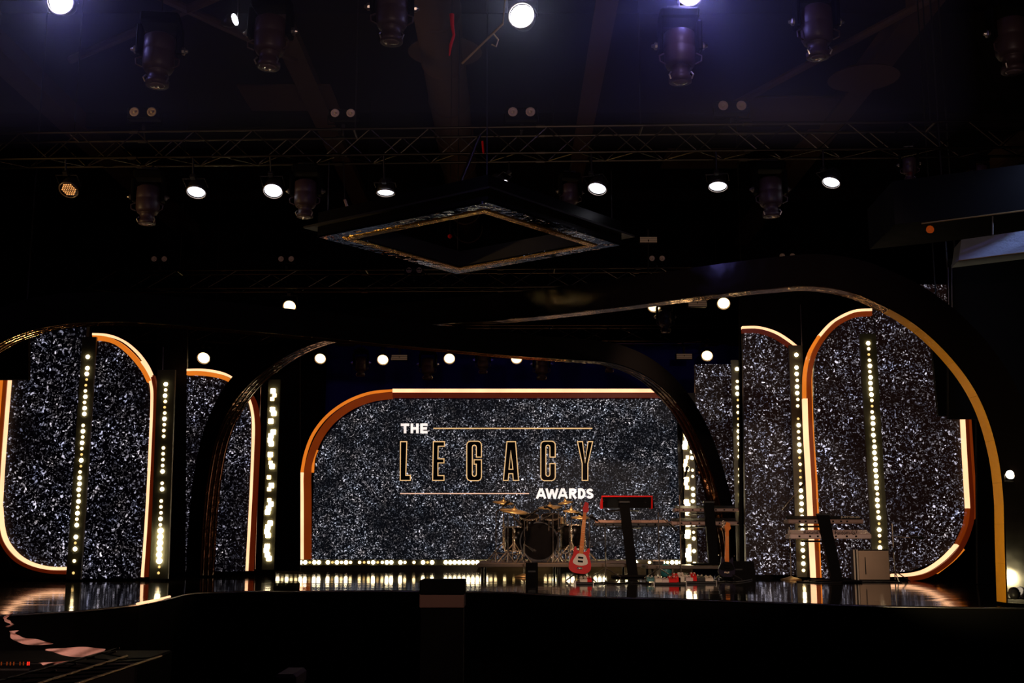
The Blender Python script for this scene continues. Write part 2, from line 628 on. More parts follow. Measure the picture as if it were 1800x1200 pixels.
# stage deck with its curved front edge
edge_px = [(-160, 1090), (-60, 1085), (0, 1080), (130, 1073), (200, 1066), (245, 1061), (270, 1056), (300, 1050), (322, 1044), (345, 1041), (430, 1038),
           (700, 1037), (900, 1040), (1040, 1048), (1150, 1050), (1300, 1055), (1430, 1060), (1560, 1064), (1800, 1067), (1900, 1068)]
EDGE = [WZ(x, y, SZ) for x, y in edge_px]
poly = [Vector((-13.9, EDGE[0].y, SZ))] + EDGE + [Vector((13.9, EDGE[-1].y, SZ)), Vector((13.9, 26.5, SZ)), Vector((-13.9, 26.5, SZ))]
stage = thing('stage_platform', 'wide black stage platform with a mirror-gloss deck and curved front edge', 'stage', (0, 12, 0))
stage['kind'] = 'structure'
part('riser_face', MB().prism([Vector((p.x, p.y, 0)) for p in poly], (0, 0, SZ - 0.03)), 'black', stage)

mfl, nt, p = new_mat('wet_look_deck')
p.inputs['Base Color'].default_value = (0.008, 0.006, 0.004, 1)
p.inputs['Specular IOR Level'].default_value = 0.75
p.inputs['Specular Tint'].default_value = (1.0, 0.86, 0.62, 1)
tc = nt.nodes.new('ShaderNodeTexCoord')
mp = nt.nodes.new('ShaderNodeMapping')
mp.inputs['Scale'].default_value = (0.35, 1.2, 1)
nz = nt.nodes.new('ShaderNodeTexNoise')
nz.inputs['Scale'].default_value = 1.6
nz.inputs['Detail'].default_value = 4
nt.links.new(tc.outputs['Object'], mp.inputs['Vector'])
nt.links.new(mp.outputs['Vector'], nz.inputs['Vector'])
bp = nt.nodes.new('ShaderNodeBump')
bp.inputs['Strength'].default_value = 0.035
bp.inputs['Distance'].default_value = 0.1
nt.links.new(nz.outputs['Fac'], bp.inputs['Height'])
nt.links.new(bp.outputs['Normal'], p.inputs['Normal'])
mr = nt.nodes.new('ShaderNodeMapRange')
mr.inputs['To Min'].default_value = 0.02
mr.inputs['To Max'].default_value = 0.10
nt.links.new(nz.outputs['Fac'], mr.inputs['Value'])
nt.links.new(mr.outputs['Result'], p.inputs['Roughness'])
M['deck'] = mfl
part('gloss_deck', MB().prism([Vector((p.x, p.y, SZ - 0.03)) for p in poly], (0, 0, 0.03)), 'deck', stage)
part('edge_trim', MB().tube([e + Vector((0, -0.012, -0.012)) for e in EDGE], 0.009, 6), 'silver', stage, True)
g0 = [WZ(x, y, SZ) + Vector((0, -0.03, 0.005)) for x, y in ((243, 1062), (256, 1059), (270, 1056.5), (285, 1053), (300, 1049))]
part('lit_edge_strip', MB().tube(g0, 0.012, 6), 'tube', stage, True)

# ------------------------------------------------------------------ LED screens with glowing frames
M['scrC'] = screen_mat('centre_screen_picture', 36.0, (0.0022, 0.0027, 0.0042), 0.95, (0.66, 0.76, 1.0), 1.0, 0.6, 0.5)
M['scrL'] = screen_mat('left_screen_picture', 28.0, (0.0004, 0.0003, 0.0008), 1.0, (0.60, 0.64, 1.0), 2.3, 0.6, 0.22)
M['scrD'] = screen_mat('inner_left_screen_picture', 33.0, (0.0004, 0.0003, 0.0008), 1.0, (0.60, 0.64, 1.0), 5.3, 0.6, 0.22)
M['scrR'] = screen_mat('right_screen_picture', 31.0, (0.0050, 0.0020, 0.0016), 1.0, (0.62, 0.66, 1.0), 4.1, 0.7, 0.28)  # brownish base emission stands in for haze over the screen
M['scrE'] = screen_mat('inner_right_screen_picture', 33.0, (0.0040, 0.0016, 0.0012), 0.9, (0.60, 0.66, 1.0), 7.7, 0.9, 0.28)  # haze put into the base emission here as well


def screen(label, poly, Y, m, back=0.10):
    c = sum((W(x, y, Y) for x, y in poly), Vector()) / len(poly)
    t = thing('led_screen', label, 'screen', (c.x, Y, SZ))
    P = [W(x, y, Y) for x, y in poly]
    part('cabinet', MB().prism([q + Vector((0, 0.02, 0)) for q in P], (0, back, 0)), 'satin', t)
    part('display', MB().prism(P, (0, 0.018, 0)), m, t)
    return t


def frame(t, Y, segs):
    """segs: (name, points, width_px, material, smooth)"""
    s = Y / F
    for i_, (name, pts, wpx, m, *o) in enumerate(segs):
        sm = o[0] if o else 5
        pp = smooth_path(pts, sm) if len(pts) > 2 else pts
        part(name, ribbon(pp, wpx * s, Y - 0.07 - 0.003 * (len(segs) - i_), 0.09), m, t)


YA = 15.6
sA = screen('far left LED screen of white chips with rounded lower left corner',
            [(16, 655), (50, 560), (153, 560), (131, 1000), (115, 998), (75, 994), (45, 983), (22, 963), (8, 940), (-3, 905), (2, 830)], YA, 'scrL')
frame(sA, YA, [('light_tube', [(15, 667), (9, 740), (3, 820), (-1, 890)], 2.5, 'tube'),
               ('light_tube', [(9, 667), (3, 740), (-3, 820), (-7, 890)], 7, 'tube_and_spill_rust'),
               ('light_tube', [(0, 667), (-6, 740), (-14, 890)], 6, 'tube_orange'),
               ('light_tube', [(-1, 890), (2, 925), (10, 952), (28, 975), (52, 990), (82, 998), (115, 999)], 5, 'tube'),
               ('acrylic_band', [(-7, 890), (-4, 930), (5, 957), (24, 981), (50, 996), (82, 1004), (115, 1006)], 6, 'spill_red')])
sB = screen('tall left LED screen under a rounded amber frame right of first light strip',
            [(163, 592), (190, 596), (213, 608), (237, 630), (257, 658), (264, 700), (258, 850), (250, 1016), (133, 1016), (158, 640)], YA, 'scrL')
frame(sB, YA, [('light_tube', [(162, 587), (190, 589), (216, 599), (240, 619), (257, 642), (266, 662)], 4, 'tube'),
               ('light_tube', [(162, 593), (186, 595), (209, 605), (232, 625), (251, 649), (262, 670)], 8, 'tube_orange'),
               ('light_tube', [(249, 634), (259, 653), (265, 675), (267, 700), (264, 780), (258, 900), (250, 1014)], 5, 'tube'),
               ('acrylic_band', [(266, 660), (271, 682), (273, 710), (270, 790), (264, 900), (257, 1014)], 8, 'spill_red'),
               ('edge_bead', [(277, 700), (274, 790), (268, 900), (262, 1014)], 1.5, 'silver')])
YD = 17.4
sD = screen('inner left LED screen crossed by the dark arch leg',
            [(328, 656), (392, 662), (415, 678), (433, 702), (442, 740), (438, 850), (431, 1004), (326, 1004)], YD, 'scrD')
frame(sD, YD, [('light_tube', [(328, 650), (360, 650), (392, 656), (414, 668), (432, 686)], 4, 'tube'),
               ('light_tube', [(328, 655), (360, 656), (390, 662), (410, 673), (428, 692)], 7, 'tube_orange'),
               ('light_tube', [(428, 686), (438, 703), (444, 728), (445, 760), (442, 850), (434, 1003)], 5, 'tube'),
               ('acrylic_band', [(436, 690), (446, 708), (451, 735), (452, 765), (448, 850), (440, 1003)], 8, 'spill_red')])
YC = 20.2
sC = screen('large centre LED screen showing THE LEGACY AWARDS in gold',
            [(548, 984), (551, 840), (557, 800), (573, 766), (600, 736), (640, 711), (690, 701), (1188, 701), (1197, 984)], YC, 'scrC')
frame(sC, YC, [('light_tube', [(690, 686), (1178, 686)], 6, 'tube'),
               ('light_tube', [(530, 830), (529, 870), (529, 984)], 6.5, 'tube', 1),
               ('light_tube', [(690, 686), (650, 690), (610, 705), (575, 730), (550, 762), (536, 798), (530, 830)], 4, 'tube_orange'),
               ('acrylic_band', [(690, 694), (1180, 694)], 9, 'spill_red'),
               ('acrylic_band', [(690, 694), (654, 699), (617, 713), (584, 737), (561, 767), (547, 800), (540, 832), (540, 880), (540, 984)], 12, 'tube_and_spill_rust'),
               ('light_tube', [(557, 790), (551, 806), (549, 830)], 3, 'tube_orange')])  # last band is a highlight on the inner edge, painted as glow
YE = 18.6
sE = screen('narrow LED screen behind the right arch leg',
            [(1222, 640), (1298, 640), (1306, 1000), (1226, 1000)], YE, 'scrE')
YFs = 16.4
sF = screen('right LED screen with an arched top left of the tall frame',
            [(1306, 584), (1335, 585), (1362, 593), (1386, 607), (1408, 628), (1418, 1010), (1312, 1010)], YFs, 'scrR')
frame(sF, YFs, [('light_tube', [(1305, 575), (1333, 575), (1362, 583), (1386, 597), (1409, 616)], 4, 'tube'),
                ('acrylic_band', [(1305, 581), (1333, 581), (1360, 589), (1383, 603), (1408, 622)], 7, 'spill_red')])
sG = screen('tall outer right LED screen inside a double amber frame',
            [(1666, 500), (1540, 500), (1533, 552), (1500, 556), (1470, 572), (1448, 596), (1434, 625), (1430, 660), (1432, 750), (1443, 1016), (1563, 1016),
             (1565, 1006), (1602, 1003), (1640, 988), (1672, 962), (1690, 932), (1698, 895), (1692, 735)][::-1], YA, 'scrR')
frame(sG, YA, [('light_tube', [(1533, 544), (1500, 547), (1466, 564), (1441, 590)], 4.5, 'tube'),
               ('light_tube', [(1441, 590), (1424, 620), (1416, 655), (1415, 700)], 4.5, 'tube_orange'),
               ('light_tube', [(1416, 700), (1418, 760), (1423, 850), (1431, 1015)], 7, 'tube'),
               ('acrylic_band', [(1533, 550), (1502, 553), (1470, 570), (1447, 594), (1431, 623), (1423, 657), (1423, 700), (1425, 760), (1430, 850), (1438, 1015)], 8, 'tube_and_spill_rust'),
               ('light_tube', [(1429, 632), (1427, 660), (1428, 720), (1431, 780), (1436, 850), (1443, 1015)], 2.2, 'tube_orange'),
               ('light_tube', [(1694, 731), (1697, 790), (1703, 893)], 5, 'tube'),
               ('light_tube', [(1703, 893), (1698, 925), (1684, 957)], 5, 'tube_and_spill_rust'),
               ('light_tube', [(1684, 957), (1660, 982), (1630, 1002), (1600, 1010), (1565, 1011)], 5, 'tube'),
               ('acrylic_band', [(1699, 731), (1702, 790), (1709, 893), (1704, 930), (1688, 965), (1662, 992), (1630, 1011), (1600, 1017)], 8, 'spill_red'),
               ('light_tube', [(1706, 731), (1710, 790), (1716, 890), (1713, 912)], 2.2, 'tube_and_spill_rust'),
               ('light_tube', [(1695, 965), (1676, 985), (1648, 1007)], 3, 'tube_orange')])
part('plinth', MB().box((W(548, 984, YC).x, YC + 0.03, SZ), (W(1197, 984, YC).x, YC + 0.1, W(900, 984, YC).z)), 'black', sC)
part('seam', MB().tube([W(1536, 553, YA - 0.005), W(1558, 1015, YA - 0.005)], 0.006, 4), 'satin', sG)

# ------------------------------------------------------------------ title lettering on the centre screen


def cp(x, y):
    return 680 + x / 4.5, 700 + y / 4.5


def stroke(mb, pts, wd, Y, closed=True):
    P = [W(*cp(x, y), Y) for x, y in pts]
    n = len(P)
    off = []
    for i in range(n):
        a = P[i - 1] if (closed or i) else P[i] * 2 - P[i + 1]
        b = P[(i + 1) % n] if (closed or i < n - 1) else P[i] * 2 - P[i - 1]
        t1 = (P[i] - a).normalized()
        t2 = (b - P[i]).normalized()
        n1 = Vector((t1.z, 0, -t1.x))
        n2 = Vector((t2.z, 0, -t2.x))
        mdir = (n1 + n2)
        if mdir.length < 1e-6:
            mdir = n1
        mdir.normalize()
        k = 1.0 / max(0.45, mdir.dot(n1))
        off.append(mdir * k * wd / 2)
    vs = [p_ - o_ for p_, o_ in zip(P, off)] + [p_ + o_ for p_, o_ in zip(P, off)]
    fs = []
    for i in range(n if closed else n - 1):
        j = (i + 1) % n
        fs.append((i, j, n + j, n + i))
    mb.add(vs, fs)


def rr(cx, cy, r, a0, a1, n=4):
    return [(cx + r * math.cos(math.radians(a0 + (a1 - a0) * i / n)), cy - r * math.sin(math.radians(a0 + (a1 - a0) * i / n))) for i in range(n + 1)]


def letterG(x0, x1, s0, s1, hook):
    R = 30
    o = [(x1, 464)] + rr(x1 - R, 368, R, 0, 90) + rr(x0 + R, 368, R, 90, 180) + rr(x0 + R, 620, R, 180, 270) + rr(x1 - R, 620, R, 270, 360)
    r = (s1 - s0) / 2
    cx = (s0 + s1) / 2
    if hook:
        o += [(x1, 485), (s0 + 14, 485), (s0 + 14, 520), (s1, 520)]
    else:
        o += [(x1, 515), (s1, 515)]
    o += rr(cx, 600, r, 360, 180) + rr(cx, 385, r, 180, 0) + [(s1, 464)]
    return o


LET = {
    'L': [[(108, 342), (158, 342), (150, 608), (186, 608), (186, 648), (106, 648)]],
    'E': [[(368, 342), (456, 342), (456, 378), (406, 378), (404, 478), (452, 478), (452, 510), (404, 510), (404, 610), (452, 610), (452, 648), (362, 648)]],
    'G': [letterG(632, 748, 676, 708, True)],
    'A': [[(950, 342), (1018, 342), (1042, 648), (1000, 648), (996, 595), (965, 595), (960, 648), (922, 648)], [(981, 415), (997, 560), (966, 560)]],
    'C': [letterG(1218, 1332, 1258, 1290, False)],
    'Y': [[(1508, 342), (1548, 342), (1568, 508), (1592, 342), (1628, 342), (1590, 515), (1590, 648), (1545, 648), (1545, 515)]],
}
for ch, outs in LET.items():
    m_ = MB()
    for o_ in outs:
        stroke(m_, o_, 0.016, YC - 0.008)
    part('gold_letter', m_, 'txt_gold', sC, label='gold outline letter ' + ch)
    fill = MB()
    P = [W(*cp(x, y), YC - 0.005) for x, y in outs[0]]
    fill.add(P, [tuple(range(len(P)))])
    part('letter_fill', fill, 'txt_dark', sC)
for (xa, xb, y, m_) in ((368, 1625, 237, 'txt_gold'), (105, 1125, 752, 'txt_pink')):
    b = MB()
    stroke(b, [(xa, y), (xb, y)], 0.019, YC - 0.008, False)
    part('rule_line', b, m_, sC)


def text_mesh(body, x0, x1, y0, y1, Y, m, parent, name, conv=None, bold=0.0):
    """flat lettering stretched to a rectangle given in picture points at depth Y"""
    cu = bpy.data.curves.new(name, 'FONT')
    cu.body = body
    cu.offset = bold
    ob = bpy.data.objects.new(name, cu)
    COL.objects.link(ob)
    dg = bpy.context.evaluated_depsgraph_get()
    dg.update()
    me = bpy.data.meshes.new_from_object(ob.evaluated_get(dg))
    bpy.data.objects.remove(ob)
    conv = conv or (lambda a, b_: (a, b_))
    A, B = W(*conv(x0, y1), Y), W(*conv(x1, y0), Y)
    xs = [v.co.x for v in me.vertices]
    ys = [v.co.y for v in me.vertices]
    ax, bx, ay, by = min(xs), max(xs), min(ys), max(ys)
    for v in me.vertices:
        u, q = (v.co.x - ax) / (bx - ax), (v.co.y - ay) / (by - ay)
        v.co = (A.x + (B.x - A.x) * u, Y, A.z + (B.z - A.z) * q)
    me.materials.clear()
    me.materials.append(M[m])
    me.name = name
    return link(name, me, parent)


T_ = 21.0


def arcp(cx, cy, rx, ry, a0, a1, n=6):
    return [(cx + rx * math.cos(math.radians(a0 + (a1 - a0) * i / n)), cy - ry * math.sin(math.radians(a0 + (a1 - a0) * i / n))) for i in range(n + 1)]


def bold_letters(items, y0, y1):
    h = T_ / 2
    ym = (y0 + y1) / 2
    for ch, x0, x1 in items:
        b = MB()
        L0, R0, C_ = x0 + h, x1 - h, (x0 + x1) / 2
        st = {'T': [[(x0, y0 + h), (x1, y0 + h)], [(C_, y0), (C_, y1)]],
              'H': [[(L0, y0), (L0, y1)], [(R0, y0), (R0, y1)], [(L0, ym), (R0, ym)]],
              'E': [[(L0, y0), (L0, y1)], [(L0, y0 + h * 0.9), (x1, y0 + h * 0.9)], [(L0, ym), (x1 - 5, ym)], [(L0, y1 - h * 0.9), (x1, y1 - h * 0.9)]],
              'A': [[(L0 - 1, y1), (C_ - 3, y0)], [(C_ + 3, y0), (R0 + 1, y1)], [(x0 + 20, y1 - 25), (x1 - 20, y1 - 25)]],
              'W': [[(L0 - 2, y0), (x0 + 31, y1)], [(x0 + 29, y1), (C_, y0 + 6)], [(C_, y0 + 6), (x1 - 29, y1)], [(x1 - 31, y1), (R0 + 2, y0)]],
              'R': [[(L0, y0), (L0, y1)], [(L0, y0 + 9), (C_, y0 + 9)] + arcp(C_ + 1, y0 + 23, 18, 14, 90, -90) + [(L0, y0 + 37)], [(C_ - 2, y0 + 44), (R0 + 2, y1)]],
              'D': [[(L0, y0), (L0, y1)], [(L0, y0 + 9), (C_ - 6, y0 + 9)] + arcp(C_ - 4, ym, 23, 31, 90, -90, 8) + [(L0, y1 - 9)]],
              'S': [arcp(C_, y0 + 24, 18, 14, 15, 200, 8) + [(C_ - 4, ym - 1), (C_ + 8, ym + 3)] + arcp(C_, y1 - 24, 19, 15, 20, -165, 8)]}[ch]
        for pl in st:
            stroke(b, pl, T_ * YC / F / 4.5 * (0.9 if ch in 'AWRS' else 1.0), YC - 0.009, False)
        part('white_letter', b, 'txt_white', sC, label='white letter ' + ch)


bold_letters([('T', 110, 178), ('H', 188, 252), ('E', 264, 322)], 198, 276)
bold_letters([('A', 1178, 1262), ('W', 1254, 1358), ('A', 1350, 1434), ('R', 1440, 1504), ('D', 1512, 1572), ('S', 1576, 1636)], 712, 792)

# ------------------------------------------------------------------ LED light strips (each bulb its own part)
BULB = {}
for lv in ('bulb4', 'bulb3', 'bulb2', 'bulb1'):
    BULB[lv] = MB().lathe([(1.0, 0), (0.85, 0.35), (0.45, 0.62), (0.0, 0.7)], (0, 0, 0), (0, -1, 0), 10).mesh('bulb', M[lv], True)
SQB = {}
for lv in ('bulb3', 'bulb2', 'bulb1'):
    SQB[lv] = MB().box((-1, -0.5, -1), (1, 0, 1), 0.2).mesh('square_bulb', M[lv])
CUP = MB().lathe([(1.5, 0.0), (1.6, 0.35), (1.35, 0.35), (1.1, 0.05)], (0, 0, 0), (0, -1, 0), 10).mesh('bulb_cup', M['lampring'], True)


def strip(label, a, b, Y, n, pattern, r=0.024, half=0.095, chunky=False, plate_top=None):
    A, B = W(a[0], a[1], Y), W(b[0], b[1], Y)
    t = thing('light_strip', label, 'light strip', (B.x, Y, B.z))
    d = (B - A)
    nrm = Vector((d.z, 0, -d.x)).normalized()
    A2 = A - d * (0.03 if plate_top is None else plate_top)
    B2 = B + d * 0.015
    pl = MB()
    pl.prism([A2 - nrm * half, B2 - nrm * half, B2 + nrm * half, A2 + nrm * half], (0, 0.05, 0))
    part('backing_plate', pl, 'plate', t)
    rnd = random.Random(sum(map(ord, label)))
    for i in range(n):
        q = A + d * ((i + 0.5) / n)
        if chunky:
            q = A + d * ((i // 4 + 0.12 + (0.0, 0.17, 0.36, 0.52)[i % 4]) / (n // 4))
        lv = pattern(i / max(1, n - 1), rnd)
        if lv is None:
            continue
        rr_ = r * {'bulb4': 1.5, 'bulb3': 1.15, 'bulb2': 0.95, 'bulb1': 0.75}[lv]
        if chunky:
            q = q + nrm * ((0.03, 0.012, -0.012, 0.02)[(i + i // 4) % 4])
            me = SQB[lv]
        else:
            q = q + nrm * rnd.uniform(-0.004, 0.004)
            me = BULB[lv]
        mtx = Matrix.Translation(q - Vector((0, 0.004, 0))) @ Matrix.Diagonal((rr_, rr_, rr_, 1))
        link('bulb', me, t, mtx)
    return t


M['plate'] = mat('strip_backing', (0.085, 0.08, 0.045), 0.4, spec=0.5)


def pat(p3, p2, p1, hot=None):
    def f(u, r):
        if hot and hot[0] <= u <= hot[1]:
            return 'bulb4' if hot[0] > 0.75 else 'bulb3'
        x = r.random()
        return 'bulb3' if x < p3 else 'bulb2' if x < p3 + p2 else 'bulb1' if x < p3 + p2 + p1 else None
    return f


strip('vertical light strip left of the amber-framed tall left screen', (155, 622), (129, 1012), 15.42, 38, pat(0.5, 0.25, 0.15), plate_top=0.08)
strip('vertical light strip blazing at its foot, just right of amber-framed screen', (292, 660), (279, 1012), 15.42, 34, pat(0.25, 0.45, 0.15, (0.78, 0.95)), half=0.12)
strip('chunky square-lamp strip on black column left of centre screen', (482, 676), (471, 996), 17.2, 32, pat(0.66, 0.16, 0.06), r=0.032, chunky=True, half=0.09)
strip('chunky square-lamp strip right of the centre screen', (1205, 722), (1213, 996), 17.9, 28, pat(0.6, 0.2, 0.05), r=0.032, chunky=True, half=0.055)
strip('thin bulb strip hugging the chunky strip right of centre screen', (1215, 735), (1221, 996), 17.85, 24, pat(0.35, 0.3, 0.1), r=0.024, half=0.045)
strip('light strip just right of the right inner arch leg', (1295, 643), (1306, 1000), 17.0, 32, pat(0.35, 0.35, 0.15), half=0.08)
strip('light strip between arched right screen and tall double frame', (1399, 618), (1413, 1008), 16.1, 34, pat(0.45, 0.3, 0.15, (0.72, 0.9)))
strip('light strip down the middle of the outer right screen', (1526, 598), (1550, 1010), 15.42, 40, pat(0.6, 0.28, 0.1), half=0.11)

Yh = 19.7
ta = thing('floor_light_strip', 'long low row of bulbs along the foot of the centre screen', 'light strip', (W(850, 1001, Yh).x, Yh, SZ))
xa, xb = W(484, 985, Yh), W(1218, 985, Yh)
part('backing_plate', MB().box((xa.x, Yh, SZ), (xb.x, Yh + 0.25, SZ + 0.1)), 'plate', ta)
part('rail', MB().box((xa.x, Yh + 0.05, SZ + 0.1), (xb.x, Yh + 0.2, SZ + 0.19)), 'plate', ta)
rnd = random.Random(3)
nb = 92
for i in range(nb):
    u = (i + 0.5) / nb
    px = 486 + u * 730
    x = rnd.random()
    if 1040 < px < 1200 and x > 0.6:
        continue
    lv = 'bulb3' if x < 0.5 else 'bulb2' if x < 0.72 else 'bulb1' if x < 0.86 else None
    if 800 < px < 860 or 1080 < px < 1100 or 1192 < px < 1210:
        lv = 'bulb3'
    if not lv:
        continue
    rr_ = 0.03 * {'bulb3': 1.1, 'bulb2': 0.9, 'bulb1': 0.75}[lv]
    link('bulb', BULB[lv], ta, Matrix.Translation(Vector((xa.x + (xb.x - xa.x) * u, Yh + 0.045, SZ + 0.145))) @ Matrix.Diagonal((rr_, rr_, rr_, 1)))

# ------------------------------------------------------------------ masking panels and drapes


def panel(name, label, cat, poly, Y, m, thick=0.06, poles=(), hung=False):
    P = [W(x, y, Y) for x, y in poly]
    c = sum(P, Vector()) / len(P)
    zb = min(q.z for q in P)
    t = thing(name, label, cat, (c.x, Y, zb))
    part('panel', MB().prism(P, (0, thick, 0)), m, t)
    if hung:
        zt = max(q.z for q in P)
        for x in (min(q.x for q in P) + 0.1, max(q.x for q in P) - 0.1):
            rod('hanger', (x, Y + thick / 2, zt - 0.2), (x, Y + thick / 2, 8.95 if abs(Y - 15) < 0.1 else 9.2), 0.01, 'satin', t, 6)
    for a, b in poles:
        rod('edge_pole', W(*a, Y - 0.02), W(*b, Y - 0.02), 0.007, 'silver', t)
    return t


panel('masking_panel', 'glossy black panel reflecting the second light strip', 'panel', [(276, 560), (329, 560), (328, 1006), (264, 1006)], 17.5, 'blackgloss',
      poles=[((287, 610), (286, 660)), ((284, 668), (277, 840))])
panel('masking_panel', 'black panel behind the square-lamp strip left of centre screen', 'panel', [(453, 620), (527, 620), (527, 1003), (443, 1003)], 17.5, 'black',
      poles=[((459, 676), (449, 1000))])
panel('masking_panel', 'black panel between the centre screen and the narrow screen', 'panel', [(1189, 690), (1222, 690), (1226, 1000), (1197, 1000)], 18.15, 'blackgloss',
      poles=[((1222, 840), (1228, 1000)), ((1196, 915), (1197, 1000))])
panel('masking_panel', 'black panel behind the arched right screen and tall frame', 'panel', [(1300, 460), (1440, 460), (1450, 1009), (1300, 1009)], 16.8, 'black',
      poles=[((1407, 535), (1410, 616))])
panel('masking_panel', 'black panel standing right of the outer right frame', 'panel', [(1716, 640), (1900, 640), (1900, 1026), (1719, 1026)], 14.4, 'black')
panel('masking_panel', 'hanging black panel over the frame on the far right', 'panel', [(1668, 455), (1900, 440), (1900, 736), (1668, 736)], 12.2, 'black',
      poles=[((1667, 470), (1668, 560)), ((1673, 465), (1674, 570))], hung=True)
panel('masking_panel', 'small hanging dark panel beside the top of the far left screen', 'panel', [(-60, 575), (50, 575), (50, 667), (-60, 667)], 13.6, 'black', hung=True)
panel('masking_panel', 'small hanging black panel over the top of outer right frame', 'panel', [(1636, 585), (1700, 585), (1714, 731), (1650, 731)], 13.6, 'black', hung=True)
panel('masking_panel', 'black panel on the outside of the far left screen', 'panel', [(-220, 560), (-12, 560), (-16, 900), (20, 1000), (140, 1016), (-220, 1016)], 15.75, 'black')

t = thing('backcloth', 'dark navy cloth hanging above and behind the centre screen', 'curtain', (0, 24.8, SZ))
cl = MB()
n = 120
vs, fs = [], []
for i in range(n + 1):
    x = -5.0 + 10.5 * i / n
    y = 24.8 + 0.05 * math.sin(i * 0.9)
    vs += [(x, y, SZ), (x, y, 5.9)]
for i in range(n):
    fs.append((2 * i, 2 * i + 2, 2 * i + 3, 2 * i + 1))
cl.add(vs, fs)
part('cloth', cl, 'navy', t, True)
rod('rail', (-5, 24.8, 5.9), (5.5, 24.8, 5.9), 0.03, 'satin', t)
for sx, lab in ((-1, 'wide black drape behind the left screens'), (1, 'wide black drape behind the right screens')):
    t = thing('stage_drape', lab, 'curtain', (sx * 8, 23.3, SZ))
    vs, fs = [], []
    for i in range(91):
        x = sx * (5.2 + 8.4 * i / 90) if sx > 0 else sx * (3.8 + 9.8 * i / 90)
        y = 23.3 + 0.08 * math.sin(i * 1.1)
        vs += [(x, y, SZ), (x, y, 7.2)]
    for i in range(90):
        fs.append((2 * i, 2 * i + 2, 2 * i + 3, 2 * i + 1))
    part('cloth', MB().add(vs, fs), 'drape', t, True)

# ------------------------------------------------------------------ the two crossing arches


def arch(label, px, A, B, thick, depth, npan, name='stage_arch', sign=1, gold=0):
    pts = [WP(x, y, A, B) for x, y in smooth_path(px, 7)]
    nrm = Vector((-(B[1] - A[1]), (B[0] - A[0]), 0)).normalized()
    if nrm.y < 0:
        nrm = -nrm
    u = Vector((B[0] - A[0], B[1] - A[1], 0)).normalized()
    far = nrm * depth * 1.3
    near = Vector((0, depth, 0))
    dv = []
    for q in pts:
        k = max(0, min(1, (q.x - A[0]) / (B[0] - A[0])))
        dv.append(near.lerp(far, k * k))
    t = thing(name, label, 'arch', (A[0], A[1], SZ))
    n = len(pts)
    outn = []
    for i in range(n):
        tg = (pts[min(i + 1, n - 1)] - pts[max(i - 1, 0)]).normalized()
        a, b = tg.dot(u), tg.z
        o_ = (u * (-b) + Vector((0, 0, a)))
        outn.append(o_.normalized() * sign)
    # box body
    vs, fs = [], []
    for q, o_, d_ in zip(pts, outn, dv):
        vs += [q + o_ * 0.012, q + o_ * thick, q + o_ * thick + d_, q + o_ * 0.012 + d_]
    for i in range(n - 1):
        for k in range(4):
            l = (k + 1) % 4
            fs.append((4 * i + k, 4 * i + l, 4 * i + 4 + l, 4 * i + 4 + k))
    fs += [(0, 3, 2, 1), (4 * n - 4, 4 * n - 3, 4 * n - 2, 4 * n - 1)]
    part('arch_body', MB().add(vs, fs), 'vinyl' if gold else 'black', t)
    # front lip bead
    # soffit panels with three low ribs along them
    step = (n - 1) / npan
    prof = []
    ribs = 3
    prof.append((0.0, 0.0))
    for r_ in range(ribs):
        c = (r_ + 0.5) / ribs
        prof += [(c - 0.07, 0.0), (c, -0.008), (c + 0.07, 0.0)]
    prof.append((1.0, 0.0))
    for k in range(npan):
        i0, i1 = int(round(k * step)), int(round((k + 1) * step))
        if i1 <= i0:
            continue
        vs, fs = [], []
        idx = list(range(i0, i1 + 1))
        m_ = len(prof)
        for i in idx:
            q, o_ = pts[i], outn[i]
            if i == idx[0] and i < n - 1:
                q = q + (pts[i + 1] - q) * 0.02
            for (dd, hh) in prof:
                vs.append(q + dv[i] * dd + o_ * (hh if k >= gold else 0))
        for a in range(len(idx) - 1):
            for b in range(m_ - 1):
                fs.append((a * m_ + b, a * m_ + b + 1, (a + 1) * m_ + b + 1, (a + 1) * m_ + b))
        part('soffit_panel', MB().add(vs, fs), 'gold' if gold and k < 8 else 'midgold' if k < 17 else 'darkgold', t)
    return t, pts, outn, nrm


AR = (W(1760, 1058, 10.2).x, 10.2)
AL = (W(344, 1011, 16.9).x, 16.9)
RPX = [(1769, 1059), (1767, 1000), (1765, 930), (1763, 868), (1753, 795), (1731, 722), (1698, 662), (1648, 604), (1596, 562), (1540, 532), (1490, 513), (1430, 504),
       (1370, 507), (1290, 515), (1200, 526), (1100, 539), (1000, 551), (900, 561), (780, 570), (700, 577), (620, 589), (555, 603), (500, 628), (450, 664),
       (408, 712), (380, 772), (364, 850), (356, 930), (352, 1011)]
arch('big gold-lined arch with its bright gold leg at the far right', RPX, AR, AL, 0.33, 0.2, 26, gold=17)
LL = (W(-140, 1059, 10.2).x, 10.2)
LR = (W(1284, 1002, 17.9).x, 17.9)
LPX = [(-136, 1059), (-134, 900), (-118, 780), (-90, 700), (-50, 640), (0, 604), (50, 583), (100, 572), (150, 567), (220, 566), (300, 571), (400, 579), (500, 588),
       (600, 597), (700, 607), (800, 616), (900, 625), (1000, 632), (1060, 636), (1105, 647), (1146, 668), (1184, 702), (1216, 748), (1242, 805), (1262, 870),
       (1276, 940), (1284, 1002)]
arch('lower gold-lined arch sweeping from the far left to beside the keyboards', LPX, LL, LR, 0.30, 0.2, 26, gold=0)

